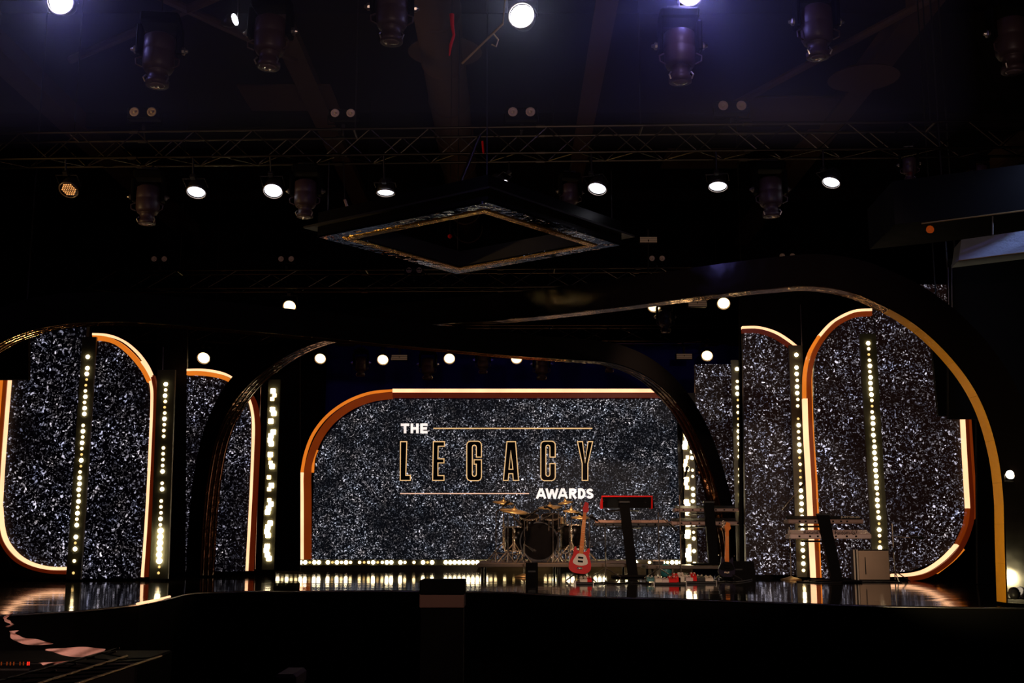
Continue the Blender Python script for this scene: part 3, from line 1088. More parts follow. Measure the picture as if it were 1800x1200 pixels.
# lamps added for the glare reflected in the gold leg's vinyl face
def add_glare_lamp(label, px, py, Y, target, r=0.05, power=3):
    c = W(px, py, Y)
    t = thing('added_glare_lamp', label, 'lamp', (c.x, c.y, c.z - r * 1.4))
    d = (Vector(target) - c).normalized()
    part('housing', MB().lathe([(r * 0.5, -0.1), (r * 1.1, -0.06), (r * 1.15, 0.0), (r * 1.0, 0.0)], c, d, 14), 'satin', t, True)  # housing, lens and bracket of the added glare lamp
    part('lens', MB().lathe([(r * 0.95, 0.0), (r * 0.5, 0.012), (0, 0.015)], c, d, 14), 'glarelens', t, True)
    part('bracket', MB().tube([c + Vector((-r * 1.3, 0, 0)), c + Vector((-r * 1.3, 0, -r * 1.4)), c + Vector((r * 1.3, 0, -r * 1.4)), c + Vector((r * 1.3, 0, 0))], 0.006, 6), 'satin', t)
    return t


add_glare_lamp('small lamp added for the glare at the foot of the gold leg', 1782, 1040, 10.05, (4.6, 11.0, 1.7), 0.04)
add_glare_lamp('small lamp added for the glare high on the face of the gold leg', 1776, 834, 10.1, (4.1, 8.0, 2.6), 0.04)

# ------------------------------------------------------------------ lighting trusses


TRUSSES = []


def truss(label, A, B, size, bay, cr=0.016, br=0.007, braces=True):
    """A, B: near bottom chord ends"""
    A, B = Vector(A), Vector(B)
    TRUSSES.append((A, B, size))
    d = (B - A)
    L_ = d.length
    t = thing('lighting_truss', label, 'truss', tuple((A + B) / 2))
    up, bk = Vector((0, 0, size)), Vector((0, size, 0))
    corners = [Vector(), up, bk, up + bk]
    for c in corners:
        rod('chord', A + c, B + c, cr, 'truss', t, 8)
    nb_ = int(L_ / bay)
    for i in range(nb_):
        p0, p1 = A + d * (i / nb_), A + d * ((i + 1) / nb_)
        e = i % 2
        if braces:
            rod('brace', p0 + (up if e else Vector()), p1 + (Vector() if e else up), br, 'truss', t, 6)
            rod('brace', p0 + bk + (Vector() if e else up), p1 + bk + (up if e else Vector()), br, 'truss', t, 6)
            rod('brace', p0 + (bk if e else Vector()), p1 + (Vector() if e else bk), br, 'truss', t, 6)
    for k in range(4):
        q = A + d * (0.12 + 0.25 * k) + Vector((0, size / 2, 0))
        rod('hanger', q + up, (q.x, q.y, 9.2), 0.008, 'satin', t, 6)
        rod('hanger_bar', q + up - bk / 2, q + up + bk / 2, cr, 'truss', t, 6)
    for k in range(1, int(L_ / 2.3)):
        q = A + d * (k * 2.3 / L_)
        for c in corners:
            rod('coupler', q + c - d.normalized() * 0.05, q + c + d.normalized() * 0.05, cr * 1.7, 'truss', t, 8)
    return t


truss('nearest overhead truss mostly above the frame', W(-120, -30, 9.0) , W(1920, -48, 9.0), 0.305, 0.6)
truss('long box truss crossing the upper part of the scene', W(-120, 281, 12.5), W(1920, 257, 12.1), 0.305, 0.33)
truss('dark truss behind the mirrored diamond', W(150, 508, 18.7), W(1480, 500, 18.7), 0.305, 0.5)
truss('rearmost dark truss over the centre screen', W(230, 599, 22.0), W(1420, 599, 22.0), 0.305, 0.6)

# ------------------------------------------------------------------ lamps (prototypes in local space, lens looks along -Y, hang point at origin)


def make_par(name, label, lens, group):
    t = thing(name, label, 'stage light', (0, 0, 0), group=group)
    part('housing', MB().lathe([(0.03, 0.13), (0.075, 0.12), (0.10, 0.05), (0.106, -0.02), (0.106, -0.04)], (0, 0, -0.2), (0, 1, 0), 20), 'satin', t, True)
    part('lens', MB().lathe([(0.098, 0.045), (0.06, 0.052), (0.0, 0.054)], (0, 0, -0.2), (0, -1, 0), 20), lens, t, True)
    part('yoke', MB().tube([(-0.125, 0.02, -0.2), (-0.125, 0.0, -0.03), (0.125, 0.0, -0.03), (0.125, 0.02, -0.2)], 0.008, 6), 'satin', t)
    part('clamp', MB().box((-0.03, -0.025, -0.03), (0.03, 0.025, 0.03), 0.006), 'satin', t)
    part('rim', MB().lathe([(0.112, 0.05), (0.12, 0.06), (0.112, 0.07), (0.104, 0.06)], (0, 0, -0.2), (0, -1, 0), 20, True), 'lampring', t, True)
    return t


def place(o, px, py, Y, off, rx=0.0, rz=0.0, scale=1.0):
    """matrix that puts the local point off at the picture point (px, py) at depth Y, tilted by rx about x and rz about z"""
    R = Matrix.Rotation(rz, 4, 'Z') @ Matrix.Rotation(rx, 4, 'X') @ Matrix.Diagonal((scale, scale, scale, 1))
    c = W(px, py, Y)
    return Matrix.Translation(c - (R @ Vector(off))) @ R


def hang(o, origin, on_top=False):
    """drop rod from the nearest truss chord to the clamp"""
    best = None
    for A, B, size in TRUSSES:
        for dy in (0, size):
            for dz in (0, size):
                a = A + Vector((0, dy, dz))
                b = B + Vector((0, dy, dz))
                k = max(0.02, min(0.98, (origin.x - a.x) / (b.x - a.x)))
                q = a.lerp(b, k)
                dd = (q - origin).length + (0.3 if (dz and not on_top) or (on_top and not dz) else 0)
                if best is None or dd < best[0]:
                    best = (dd, q)
    rod('hanger', origin, best[1] + (best[1] - origin).normalized() * 0.01, 0.011, 'satin', o, 6)


def row(proto, items, off, group=None, on_top=False):
    made = []
    for i, (label, px, py, Y, rx, rz, sc) in enumerate(items):
        mtx = place(None, px, py, Y, off, rx, rz, sc)
        if i == 0:
            proto.matrix_local = mtx
            WM[proto.name] = mtx
            proto['label'] = label
            made.append((proto, mtx))
        else:
            made.append((copy_tree(proto, mtx, label, group), mtx))
    for o, mtx in made:
        hang(o, mtx @ Vector((0, 0.05 if on_top else 0, -0.17 if on_top else 0)), on_top)


bpy.context.view_layer.update()
D = math.radians
off = (0, -0.05, -0.2)
cool = make_par('par_light', '', 'cool', 'cool white par lights under the long truss')
row(cool, [('cool white par light, first lit from the left under the long truss', 345, 337, 12.6, D(66), 0, 0.98),
           ('cool white par light, second lit from the left under the long truss', 480, 335, 12.6, D(58), 0, 1.0),
           ('cool white par light above the left corner of the mirrored diamond', 678, 338, 12.6, D(82), 0, 0.93),
           ('cool white par light right of the mirrored diamond top', 1050, 331, 12.4, D(64), D(-28), 0.96),
           ('cool white par light, second from the right under the long truss', 1262, 327, 12.4, D(72), D(-14), 0.96),
           ('cool white par light turned sideways, rightmost lit under long truss', 1461, 320, 12.3, D(64), D(-48), 0.9),
           ('cool white par light turned almost edge-on above the diamond', 881, 325, 12.5, D(52), D(62), 0.8)], off)
hot = make_par('par_light', '', 'coolhot', 'blazing cool par lights at the top')
row(hot, [('blazing cool par light cut by the top edge at left', 107, 3, 9.1, D(12), 0, 1.0),
          ('round bright par light on the tilted arm at top centre', 917, 28, 9.1, D(5), D(-10), 1.0),
          ('blazing par light above a moving head, cut by the top edge', 1212, -12, 9.1, D(10), 0, 1.0)], off)
# amber par with separate diodes
amb = make_par('par_light', 'dim par light of amber diodes, leftmost under the long truss', 'glass', None)
for i in range(-3, 4):
    for j in range(-3, 4):
        x, z = (i + 0.5 * (j % 2)) * 0.026, j * 0.023
        if x * x + z * z < 0.0072:
            part('diode', MB().lathe([(0.010, 0), (0.007, 0.006), (0, 0.008)], (x, -0.05, -0.2 + z), (0, -1, 0), 8), 'amber_dot', amb)
m_ = place(None, 121, 333, 12.6, off, D(52), 0, 0.95)
amb.matrix_local = m_
WM[amb.name] = m_
hang(amb, m_ @ Vector())
warm = make_par('par_light', '', 'warm', 'warm par lights over the stage')
names = [('warm par light half hidden by the lower arch at left', 509, 538, 19.0, 0.62, 0, 1.0),
         ('warm par light touching the big gold arch', 1150, 538, 19.0, 0.62, 0, 1.0),
         ('warm par light beside a grille lamp under the big arch', 1272, 533, 19.0, 0.6, -0.2, 1.0),
         ('warm par light under the crown of the big arch', 1380, 532, 19.0, 0.6, -0.2, 1.0),
         ('warm par light above the inner left amber frame', 358, 629, 21.6, 0.58, 0, 1.12),
         ('warm par light at upper left of the centre screen', 563, 630, 21.9, 0.58, 0, 1.0),
         ('warm par light left of a grille lamp over the centre screen', 673, 632, 21.9, 0.58, 0, 1.0),
         ('warm par light over the word THE', 790, 630, 21.9, 0.58, 0, 1.0),
         ('warm par light over the letter A of the title', 908, 630, 21.9, 0.58, 0, 1.0),
         ('warm par light partly behind the lower arch over the letter Y', 1028, 629, 21.9, 0.58, 0, 1.0),
         ('warm par light above the narrow right screen', 1243, 625, 21.6, 0.58, -0.25, 1.0)]
row(warm, names, off)

# moving heads


def make_head(group):
    t = thing('moving_head_light', '', 'stage light', (0, 0, 0), group=group)
    part('base', MB().box((-0.17, -0.11, -0.12), (0.17, 0.11, -0.02), 0.02), 'black', t)
    part('clamp', MB().box((-0.1, -0.02, -0.02), (0.1, 0.02, 0.03), 0.006), 'satin', t)
    for s in (-1, 1):
        part('yoke_arm', MB().box((s * 0.172 - 0.022, -0.07, -0.40), (s * 0.172 + 0.022, 0.07, -0.12), 0.012), 'black', t)
        part('pivot_knob', MB().lathe([(0.035, 0), (0.035, 0.02), (0.02, 0.03), (0.012, 0.05)], (s * 0.195, 0, -0.34), (s, 0, 0), 10), 'silver', t)
        part('handle', MB().tube([(s * 0.14, -0.03, -0.42), (s * 0.185, -0.05, -0.45), (s * 0.18, -0.05, -0.50), (s * 0.13, -0.03, -0.52)], 0.008, 6), 'fixture', t)
        part('front_clip', MB().tube([(s * 0.085, -0.06, -0.60), (s * 0.105, -0.07, -0.63), (s * 0.09, -0.06, -0.665)], 0.008, 6), 'silver', t)
    part('head', MB().lathe([(0.09, -0.2), (0.135, -0.23), (0.14, -0.36), (0.135, -0.37), (0.14, -0.38), (0.135, -0.50), (0.115, -0.54)], (0, 0, 0), (0, 0, 1), 32), 'fixture', t, True)
    part('barrel', MB().lathe([(0.10, -0.54), (0.085, -0.545), (0.085, -0.62), (0.10, -0.63), (0.10, -0.67), (0.085, -0.675)], (0, 0, 0), (0, 0, 1), 32), 'fixture', t, True)
    part('lens', MB().lathe([(0.08, -0.672), (0.05, -0.682), (0.0, -0.685)], (0, 0, 0), (0, 0, 1), 16), 'glass', t, True)
    return t


offh = (0, 0, -0.68)
h1 = make_head('moving heads on the nearest truss')
row(h1, [('moving head light at upper left under the nearest truss', 276, 152, 9.0, -0.05, 0.1, 0.95),
         ('moving head light right of the sliver of white lamp at top', 472, 120, 9.0, -0.05, -0.1, 0.95),
         ('moving head light at the top, left of the round bright par', 688, 76, 9.0, -0.05, 0.1, 0.95),
         ('moving head light bathed in violet glow under the blazing lamp', 1196, 146, 9.0, 0, 0, 0.95),
         ('brown-lit moving head light at upper right', 1438, 103, 9.0, 0, 0, 0.95),
         ('moving head light at the top right corner', 1782, 128, 9.0, 0, 0.1, 0.98)], offh)
h2 = make_head('moving heads under the long truss')
row(h2, [('dark moving head light between the amber par and first cool par', 258, 395, 12.6, 0, 0.1, 0.95),
         ('dark moving head light just right of the second cool par', 536, 383, 12.6, 0, 0, 0.92),
         ('dark moving head light above the right corner of the diamond', 1002, 372, 13.0, 0, 0.2, 0.7),
         ('brown-lit moving head between the two rightmost cool pars', 1356, 382, 12.4, 0, 0, 0.95),
         ('dark moving head light at far right under the long truss', 1725, 335, 12.3, 0, 0.4, 0.6),
         ('dark moving head light beside the red indicator', 1600, 318, 12.3, 0.2, -0.3, 0.55)], offh)
h3 = make_head('moving heads on the rear truss')
row(h3, [('small rear moving head between pars over the word THE', 752, 668, 21.9, 0, 0, 0.9),
         ('small rear moving head with a lit lens glint, left of centre', 849, 657, 21.9, 0, 0, 0.8),
         ('small rear moving head over the letter C of the title', 952, 668, 21.9, 0, 0, 0.9),
         ('small rear moving head beside the falling arch', 1071, 655, 21.9, 0, 0, 0.8),
         ('small rear moving head above the square-lamp strip', 1170, 585, 18.9, 0, 0, 0.8),
         ('small rear moving head at upper left over the navy cloth', 634, 662, 21.9, 0, 0, 0.8)], offh)

# two-lamp blinders


def make_blinder(group):
    t = thing('blinder_light', '', 'stage light', (0, 0, 0), group=group)
    part('case', MB().box((-0.19, 0.0, -0.07), (0.19, 0.12, 0.07), 0.015), 'black', t)
    for s in (-1, 1):
        part('reflector', MB().lathe([(0.05, 0.0), (0.056, 0.012), (0.05, 0.018), (0.03, 0.004), (0.0, 0.002)], (s * 0.10, 0, 0.01), (0, -1, 0), 14), 'reflector', t, True)
        part('lamp', MB().lathe([(0.018, 0.004), (0.014, 0.016), (0, 0.02)], (s * 0.10, 0, 0.01), (0, -1, 0), 10), 'cream', t, True)
    part('bracket', MB().tube([(-0.2, 0.05, 0), (-0.2, 0.05, -0.12), (0.2, 0.05, -0.12), (0.2, 0.05, 0)], 0.008, 6), 'black', t)
    part('clamp', MB().box((-0.02, 0.03, -0.19), (0.02, 0.07, -0.12)), 'satin', t)
    return t


b1 = make_blinder('two-lamp blinders standing on the trusses')
row(b1, [('two-lamp blinder above the left of the long truss', 252, 197, 12.6, 0, 0, 1),
         ('two-lamp blinder above the long truss, second from left', 603, 199, 12.6, 0, 0, 0.9),
         ('two-lamp blinder above the long truss under the round bright par', 917, 197, 12.5, 0, 0, 1),
         ('two-lamp blinder with the clearest lamps on the long truss', 1287, 186, 12.3, 0, 0, 1.02),
         ('far two-lamp blinder at left behind the first cool par', 280, 455, 18.7, 0, 0, 0.85),
         ('far two-lamp blinder left of the mirrored diamond', 503, 455, 18.7, 0, 0, 0.85),
         ('far two-lamp blinder right of the mirrored diamond', 1155, 454, 18.7, 0, 0, 0.85),
         ('far two-lamp blinder at right above the big arch', 1384, 450, 18.7, 0, 0, 0.85),
         ('far two-lamp blinder just under the diamond left side', 728, 475, 18.7, 0, 0, 0.85)], (0, 0, 0.01), None, True)

# grille strobe lamps


def make_grille(group):
    t = thing('strobe_light', '', 'stage light', (0, 0, 0), group=group)
    part('case', MB().box((-0.17, 0.01, -0.06), (0.17, 0.12, 0.06), 0.01), 'satin', t)
    for k in range(3):
        part('tube', MB().box((-0.155, 0.0, -0.05 + k * 0.036), (0.155, 0.012, -0.022 + k * 0.036)), 'grille', t)
    part('clamp', MB().box((-0.02, 0.03, 0.06), (0.02, 0.07, 0.2)), 'satin', t)
    return t


g1 = make_grille('grille strobe lamps between the warm pars')
row(g1, [('grille strobe between warm pars under the big arch', 1226, 533, 18.9, 0, 0, 0.95),
         ('grille strobe over the left part of the centre screen', 702, 628, 21.8, 0, 0, 0.95),
         ('grille strobe over the right part of the centre screen', 998, 628, 21.8, 0, 0, 0.95),
         ('grille strobe over the square-lamp strip at right', 1203, 626, 21.8, 0, 0, 0.95),
         ('grille strobe behind the left arch leg top', 500, 629, 21.8, 0, 0, 0.95),
         ('dark grille strobe right of the mirrored diamond', 1140, 421, 18.5, 0, 0, 0.9)], (0, 0, 0))

# tilted arm and cables in the rig
t = thing('lamp_arm', 'thin angled arm and chain beside the round bright par', 'bracket', tuple(W(885, 60, 9.1)))
rod('arm', W(812, 112, 9.1), W(884, 42, 9.1), 0.010, 'bronze', t)
rod('arm', W(884, 42, 9.1), W(888, 0, 9.2), 0.006, 'bronze', t)
rod('arm', W(888, 0, 9.2), W(890, -37, 9.0), 0.008, 'bronze', t)
part('hook', MB().tube([W(868, 60, 9.1), W(876, 70, 9.1), W(872, 82, 9.1), W(864, 78, 9.1)], 0.007, 6), 'bronze', t)
t = thing('safety_hook', 'red hook hanging beside the duct at the top', 'bracket', tuple(W(793, 40, 9.1)))
part('hook', MB().tube([W(794, 25, 9.1), W(795, 45, 9.1), W(798, 62, 9.1), W(792, 80, 9.1), W(790, 98, 9.1)], [0.022, 0.016, 0.012, 0.014, 0.006], 8), 'red', t, True)
rod('cord', W(794, 28, 9.1), W(796, -36, 9.0), 0.004, 'satin', t)
t = thing('rigging_pole', 'slanted pole and strap dropping from the long truss', 'pole', tuple(W(825, 290, 12.3)))
rod('pole', W(843, 238, 12.3), W(806, 330, 12.3), 0.02, 'truss', t)
rod('strap', W(848, 248, 12.3), W(850, 270, 12.3), 0.012, 'red', t)
t = thing('indicator_lamp', 'small glowing red indicator at upper right', 'lamp', tuple(W(1605, 332, 12.2)))
part('lens', MB().lathe([(0.03, -0.02), (0.035, 0), (0.02, 0.03), (0, 0.035)], W(1605, 332, 12.2), (0, -1, 0), 10), 'red_dot', t, True)
rod('cord', W(1605, 330, 12.2), W(1606, 250, 12.2), 0.005, 'satin', t)
t = thing('indicator_lamp', 'red strip light left of the mirrored diamond', 'lamp', tuple(W(612, 362, 12.2)))
part('lens', MB().lathe([(0.02, -0.02), (0.022, 0), (0.0, 0.02)], W(616, 367, 12.2), (0, -1, 0), 10), 'red', t, True)
rod('stem', W(606, 351, 12.2), W(612, 369, 12.2), 0.015, 'keygrey', t)
rod('cord', W(606, 352, 12.2), W(604, 273, 12.45), 0.005, 'satin', t)
t = thing('work_lamp', 'sliver of white lamp behind the moving head at top left', 'lamp', tuple(W(414, 33, 9.1)))
part('lens', MB().lathe([(0.05, -0.01), (0.05, 0), (0.02, 0.01), (0, 0.012)], W(414, 34, 9.1), (0.95, -0.28, 0.15), 14), 'cool', t, True)
part('housing', MB().lathe([(0.03, -0.12), (0.056, -0.06), (0.056, -0.011)], W(414, 34, 9.1), (0.95, -0.28, 0.15), 14), 'satin', t, True)
rod('hanger', W(419, 34, 9.1), W(419, -34, 9.0), 0.008, 'satin', t)

# ------------------------------------------------------------------ hanging mirrored diamond
zc = 5.0
Cn = [WZ(621, 419, zc), WZ(850, 373, zc), WZ(1032, 430, zc), WZ(808, 470, zc)]
cen = sum(Cn, Vector()) / 4
t = thing('mirrored_diamond', 'hanging square mirrored frame with gold inner edge', 'chandelier', tuple(cen))


def sq(k, z):
    return [Vector((cen.x + (q.x - cen.x) * k, cen.y + (q.y - cen.y) * k, z)) for q in Cn]


M['mirror'] = mat('crumpled_mirror_film', (0.28, 0.31, 0.38), 0.03, 1.0, bump=0.28, bscale=7)
M['goldfilm'] = mat('gold_mirror_film', (0.9, 0.5, 0.12), 0.2, 0.8, bump=0.4, bscale=10)
i0, ig, o0, o1 = sq(1.0, zc), sq(1.09, zc - 0.012), sq(1.30, zc + 0.0), sq(1.30, zc + 0.28)
l0 = sq(1.0, zc - 0.012)
o2 = sq(1.42, zc + 0.1)
for k in range(4):
    l = (k + 1) % 4
    part('mirror_side', MB().prism([i0[k], i0[l], o0[l], o0[k]], (0, 0, 0.02)), 'mirror', t)
    inw = (cen - (i0[k] + i0[l]) / 2).normalized() * 0.012
    part('gold_edge', MB().prism([l0[k], l0[l], ig[l], ig[k]], (0, 0, 0.011)), 'goldfilm', t)
    part('inner_board', MB().prism([i0[k], i0[l], i0[l] + Vector((0, 0, 0.2)), i0[k] + Vector((0, 0, 0.2))], -inw), 'satin', t)
    part('outer_board', MB().prism([o0[k], o0[l], o1[l], o1[k]], inw), 'blackgloss', t)
    part('outer_flange', MB().prism([o0[k] + Vector((0, 0, 0.12)), o0[l] + Vector((0, 0, 0.12)), o2[l], o2[k]], (0, 0, 0.02)), 'satin', t)
    rod('hanger', sq(1.22, zc + 0.02)[k], sq(1.22, zc + (4.2 if k in (1, 3) else 0.86))[k], 0.006, 'satin', t)
t2 = thing('indicator_lamp', 'dim red dot seen through the diamond', 'lamp', tuple(W(791, 415, 14)))
part('lens', MB().lathe([(0.03, 0), (0.02, 0.02), (0, 0.025)], W(791, 415, 14), (0, -1, 0), 8), 'red', t2)
rod('cord', W(791, 415, 14), Vector((W(791, 415, 14).x, 14, 9.2)), 0.004, 'satin', t2)

# ------------------------------------------------------------------ hanging screen housing at the right
t = thing('hanging_housing', 'black housing with copper edge over a blue-lit board, upper right', 'screen', tuple(W(1700, 420, 9.8)))
a, b = WZ(1620, 393, 4.5), WZ(1900, 357, 4.5)
a2, b2 = WZ(1578, 347, 4.98), WZ(1900, 303, 4.98)
bk = Vector((0.1, 1.2, 0))
a0_, a1_ = WZ(1577, 394, 4.55), None
part('housing', MB().prism([a + Vector((-0.2, 0.1, 0.02)), b + Vector((0, 0.1, 0.02)), b + Vector((0, 0.1, 0.42)), a + Vector((-0.2, 0.1, 0.42))], (0.05, 0.9, 0)), 'black', t)
rod('copper_edge', a, b, 0.007, 'bronze', t)
rod('corner_edge', W(1577, 375, 10.2), W(1577, 348, 10.2), 0.006, 'bronze', t)
rod('corner_edge', W(1577, 348, 10.2), W(1606, 344, 10.1), 0.006, 'bronze', t)
rod('drop_rod', W(1745, 380, 9.6), W(1745, 412, 9.6), 0.008, 'silver', t)
bd = MB()
bd.prism([W(1690, 421, 9.9), W(1900, 391, 9.2), W(1900, 430, 9.2), W(1685, 457, 9.9)], (0.05, 0.3, 0))
part('lit_board', bd, 'board', t)
rod('bottom_edge', W(1685, 458, 9.88), W(1900, 431, 9.18), 0.006, 'bronze', t)
for px, py, r_ in ((1635, 403, 0.03), (1650, 388, 0.025)):
    part('amber_marker', MB().lathe([(r_, -0.02), (r_ * 1.2, 0), (r_ * 0.7, 0.02), (0, 0.025)], W(px, py, 9.9), (0, -1, 0), 10), 'tube_and_spill_rust', t, True)

# ------------------------------------------------------------------ risers
t = thing('drum_riser', 'low brown-edged riser under the drum kit', 'riser', (W(985, 1000, 17.2).x, 17.2, SZ))
xl, xr = W(838, 1000, 17.1).x, W(1128, 1000, 17.1).x
part('deck', MB().box((xl, 17.1, SZ + 0.135), (xr, 19.2, SZ + 0.19), 0.008), 'brown', t)
for x in (xl + 0.08, (xl + xr) / 2, xr - 0.08):
    for y in (17.2, 19.1):
        rod('leg', (x, y, SZ), (x, y, SZ + 0.135), 0.02, 'satin', t)
t = thing('keyboard_riser', 'low riser under the middle keyboard stand', 'riser', (W(1235, 1000, 16.9).x, 16.7, SZ))
xl2, xr2 = W(1138, 1000, 16.7).x, W(1322, 1000, 16.7).x
part('deck', MB().box((xl2, 16.7, SZ + 0.12), (xr2, 17.55, SZ + 0.17), 0.008), 'brown', t)
for x in (xl2 + 0.08, xr2 - 0.08):
    for y in (16.8, 17.45):
        rod('leg', (x, y, SZ), (x, y, SZ + 0.12), 0.02, 'satin', t)
part('ramp', MB().prism([(xr2, 16.75, SZ), (xr2 + 0.32, 16.75, SZ), (xr2, 16.75, SZ + 0.17)], (0, 0.7, 0)), 'satin', t)
RZ = SZ + 0.19

# ------------------------------------------------------------------ drum kit


def drum(name, label, c, axis, r, h, skin='blackgloss', lugs=6, legs=None, cat='drum', head='black', hoop='chrome'):
    c, ax = Vector(c), Vector(axis).normalized()
    t = thing(name, label, cat, (c.x, c.y, RZ))
    part('shell', MB().lathe([(r * 0.96, 0), (r * 0.96, h)], c, ax, 28), skin, t, True)
    for z in (0, h):
        part('hoop', MB().lathe([(r * 0.97, z - 0.012), (r * 1.04, z - 0.012), (r * 1.04, z + 0.014), (r * 0.97, z + 0.014)], c, ax, 28, True), hoop, t)
        part('drum_head', MB().lathe([(r * 0.96, z - 0.004), (r * 0.96, z + 0.004)], c, ax, 28), head, t)
    u = ax.orthogonal().normalized()
    s = ax.cross(u)
    for k in range(lugs):
        a = 2 * math.pi * (k + 0.5) / lugs
        d = u * math.cos(a) + s * math.sin(a)
        rod('lug', c + d * r * 1.03 + ax * 0.0, c + d * r * 1.03 + ax * h, 0.009, 'chrome', t, 6)
    if legs:
        for a in legs:
            d = Vector((math.cos(a), math.sin(a), 0))
            q = c + d * (r + 0.02)
            rod('leg', Vector((q.x, q.y, c.z + h * 0.8)), Vector((q.x + d.x * 0.03, q.y + d.y * 0.03, RZ)), 0.009, 'chrome', t, 6)
    return t


YK = 17.9
kc = W(947, 955, YK)
kr = 0.285
kc.z = RZ + kr + 0.03
kick = drum('bass_drum', 'black bass drum at the middle of the drum kit', (kc.x, YK - 0.2, kc.z), (0, 1, 0), kr, 0.42, lugs=8, hoop='satin')
for s in (-1, 1):
    rod('spur', (kc.x + s * 0.24, YK - 0.1, kc.z - 0.1), (kc.x + s * 0.36, YK - 0.35, RZ), 0.01, 'chrome', kick)
for s, px in ((-1, 930), (1, 968)):
    q = W(px, 921, YK)
    tm = drum('rack_tom', 'black rack tom mounted %s on the bass drum' % ('left' if s < 0 else 'right'), (q.x, YK - 0.05, q.z - 0.08), (0, -0.35, 1), 0.145, 0.2)
    rod('mount_arm', (q.x, YK, q.z - 0.05), (kc.x + s * 0.03, YK, kc.z + kr), 0.012, 'chrome', tm)
q = W(906, 950, YK)
drum('floor_tom', 'black floor tom left of the bass drum', (q.x, YK - 0.05, RZ + 0.17), (0, 0, 1), 0.165, 0.36, legs=(0.3, 2.4, 4.5))
q = W(1000, 950, YK)
drum('floor_tom', 'black floor tom right of the bass drum', (q.x + 0.05, YK - 0.05, RZ + 0.2), (0, 0, 1), 0.18, 0.36, legs=(0.3, 2.4, 4.5))
q = W(975, 928, YK)
drum('snare_drum', 'copper snare drum behind the bass drum', (q.x, YK + 0.45, RZ + 0.55), (0, 0, 1), 0.17, 0.14, skin='brass', legs=(0.5, 2.6, 4.7))


def cymbal_stand(label, px, py, Y, r, tilt, base=RZ, second=None, hat=False):
    c = W(px, py, Y)
    t = thing('cymbal_stand', label, 'cymbal', (c.x, Y, base))
    ax = Vector((math.sin(tilt), -0.18, math.cos(tilt))).normalized()
    part('cymbal', MB().lathe([(r, -0.022), (r * 0.6, -0.008), (r * 0.22, 0.0), (r * 0.18, 0.018), (0.015, 0.03), (0.015, 0.026), (r * 0.17, 0.013), (r * 0.22, -0.004), (r * 0.6, -0.012), (r * 0.99, -0.026)], c, ax, 28), 'brass', t, True)
    rod('stem', (c.x, Y, base + 0.25), c + Vector((0, 0, 0.04)), 0.008, 'chrome', t)
    rod('tube', (c.x, Y, base + 0.2), (c.x, Y, base + (c.z - base) * 0.6), 0.014, 'chrome', t)
    part('wing_nut', MB().lathe([(0.014, 0), (0.014, 0.03), (0.004, 0.035)], c + ax * 0.03, ax, 8), 'chrome', t)
    part('collar', MB().lathe([(0.022, -0.03), (0.022, 0.03)], (c.x, Y, base + (c.z - base) * 0.6), (0, 0, 1), 8), 'chrome', t)
    for k in range(3):
        a = k * 2.094 + px
        rod('leg', (c.x, Y, base + 0.3), (c.x + 0.26 * math.cos(a), Y + 0.26 * math.sin(a), base + 0.01), 0.009, 'chrome', t)
        rod('leg_strut', (c.x, Y, base + 0.12), (c.x + 0.14 * math.cos(a), Y + 0.14 * math.sin(a), base + 0.145), 0.006, 'chrome', t)
    return t


cymbal_stand('highest left crash cymbal under the title rule', 885, 881, 18.2, 0.17, 0.10)
cymbal_stand('wide left crash cymbal tilted to the right', 904, 896, 17.6, 0.225, 0.12)
cymbal_stand('amber ride cymbal behind the rack toms', 967, 889, 18.75, 0.2, -0.05)
cymbal_stand('small splash cymbal under the letter D of AWARDS', 994, 881, 18.5, 0.13, -0.15)
cymbal_stand('small cymbal under the splash right of the kit', 1004, 896, 17.45, 0.13, 0.05)
cymbal_stand('hi-hat with amber cymbals right of the kit', 1020, 907, 18.0, 0.15, 0.0)

t = thing('drum_throne', 'black round drum stool behind the snare', 'stool', (kc.x - 0.14, 18.8, RZ))
part('seat', MB().lathe([(0.05, 0.46), (0.16, 0.47), (0.17, 0.52), (0.15, 0.55), (0, 0.555)], (kc.x - 0.14, 18.8, RZ), (0, 0, 1), 20), 'black', t, True)
rod('post', (kc.x - 0.14, 18.8, RZ + 0.15), (kc.x - 0.14, 18.8, RZ + 0.47), 0.018, 'chrome', t)
for k in range(3):
    rod('leg', (kc.x - 0.14, 18.8, RZ + 0.3), (kc.x - 0.14 + 0.24 * math.cos(k * 2.1), 18.8 + 0.24 * math.sin(k * 2.1), RZ), 0.01, 'chrome', t)


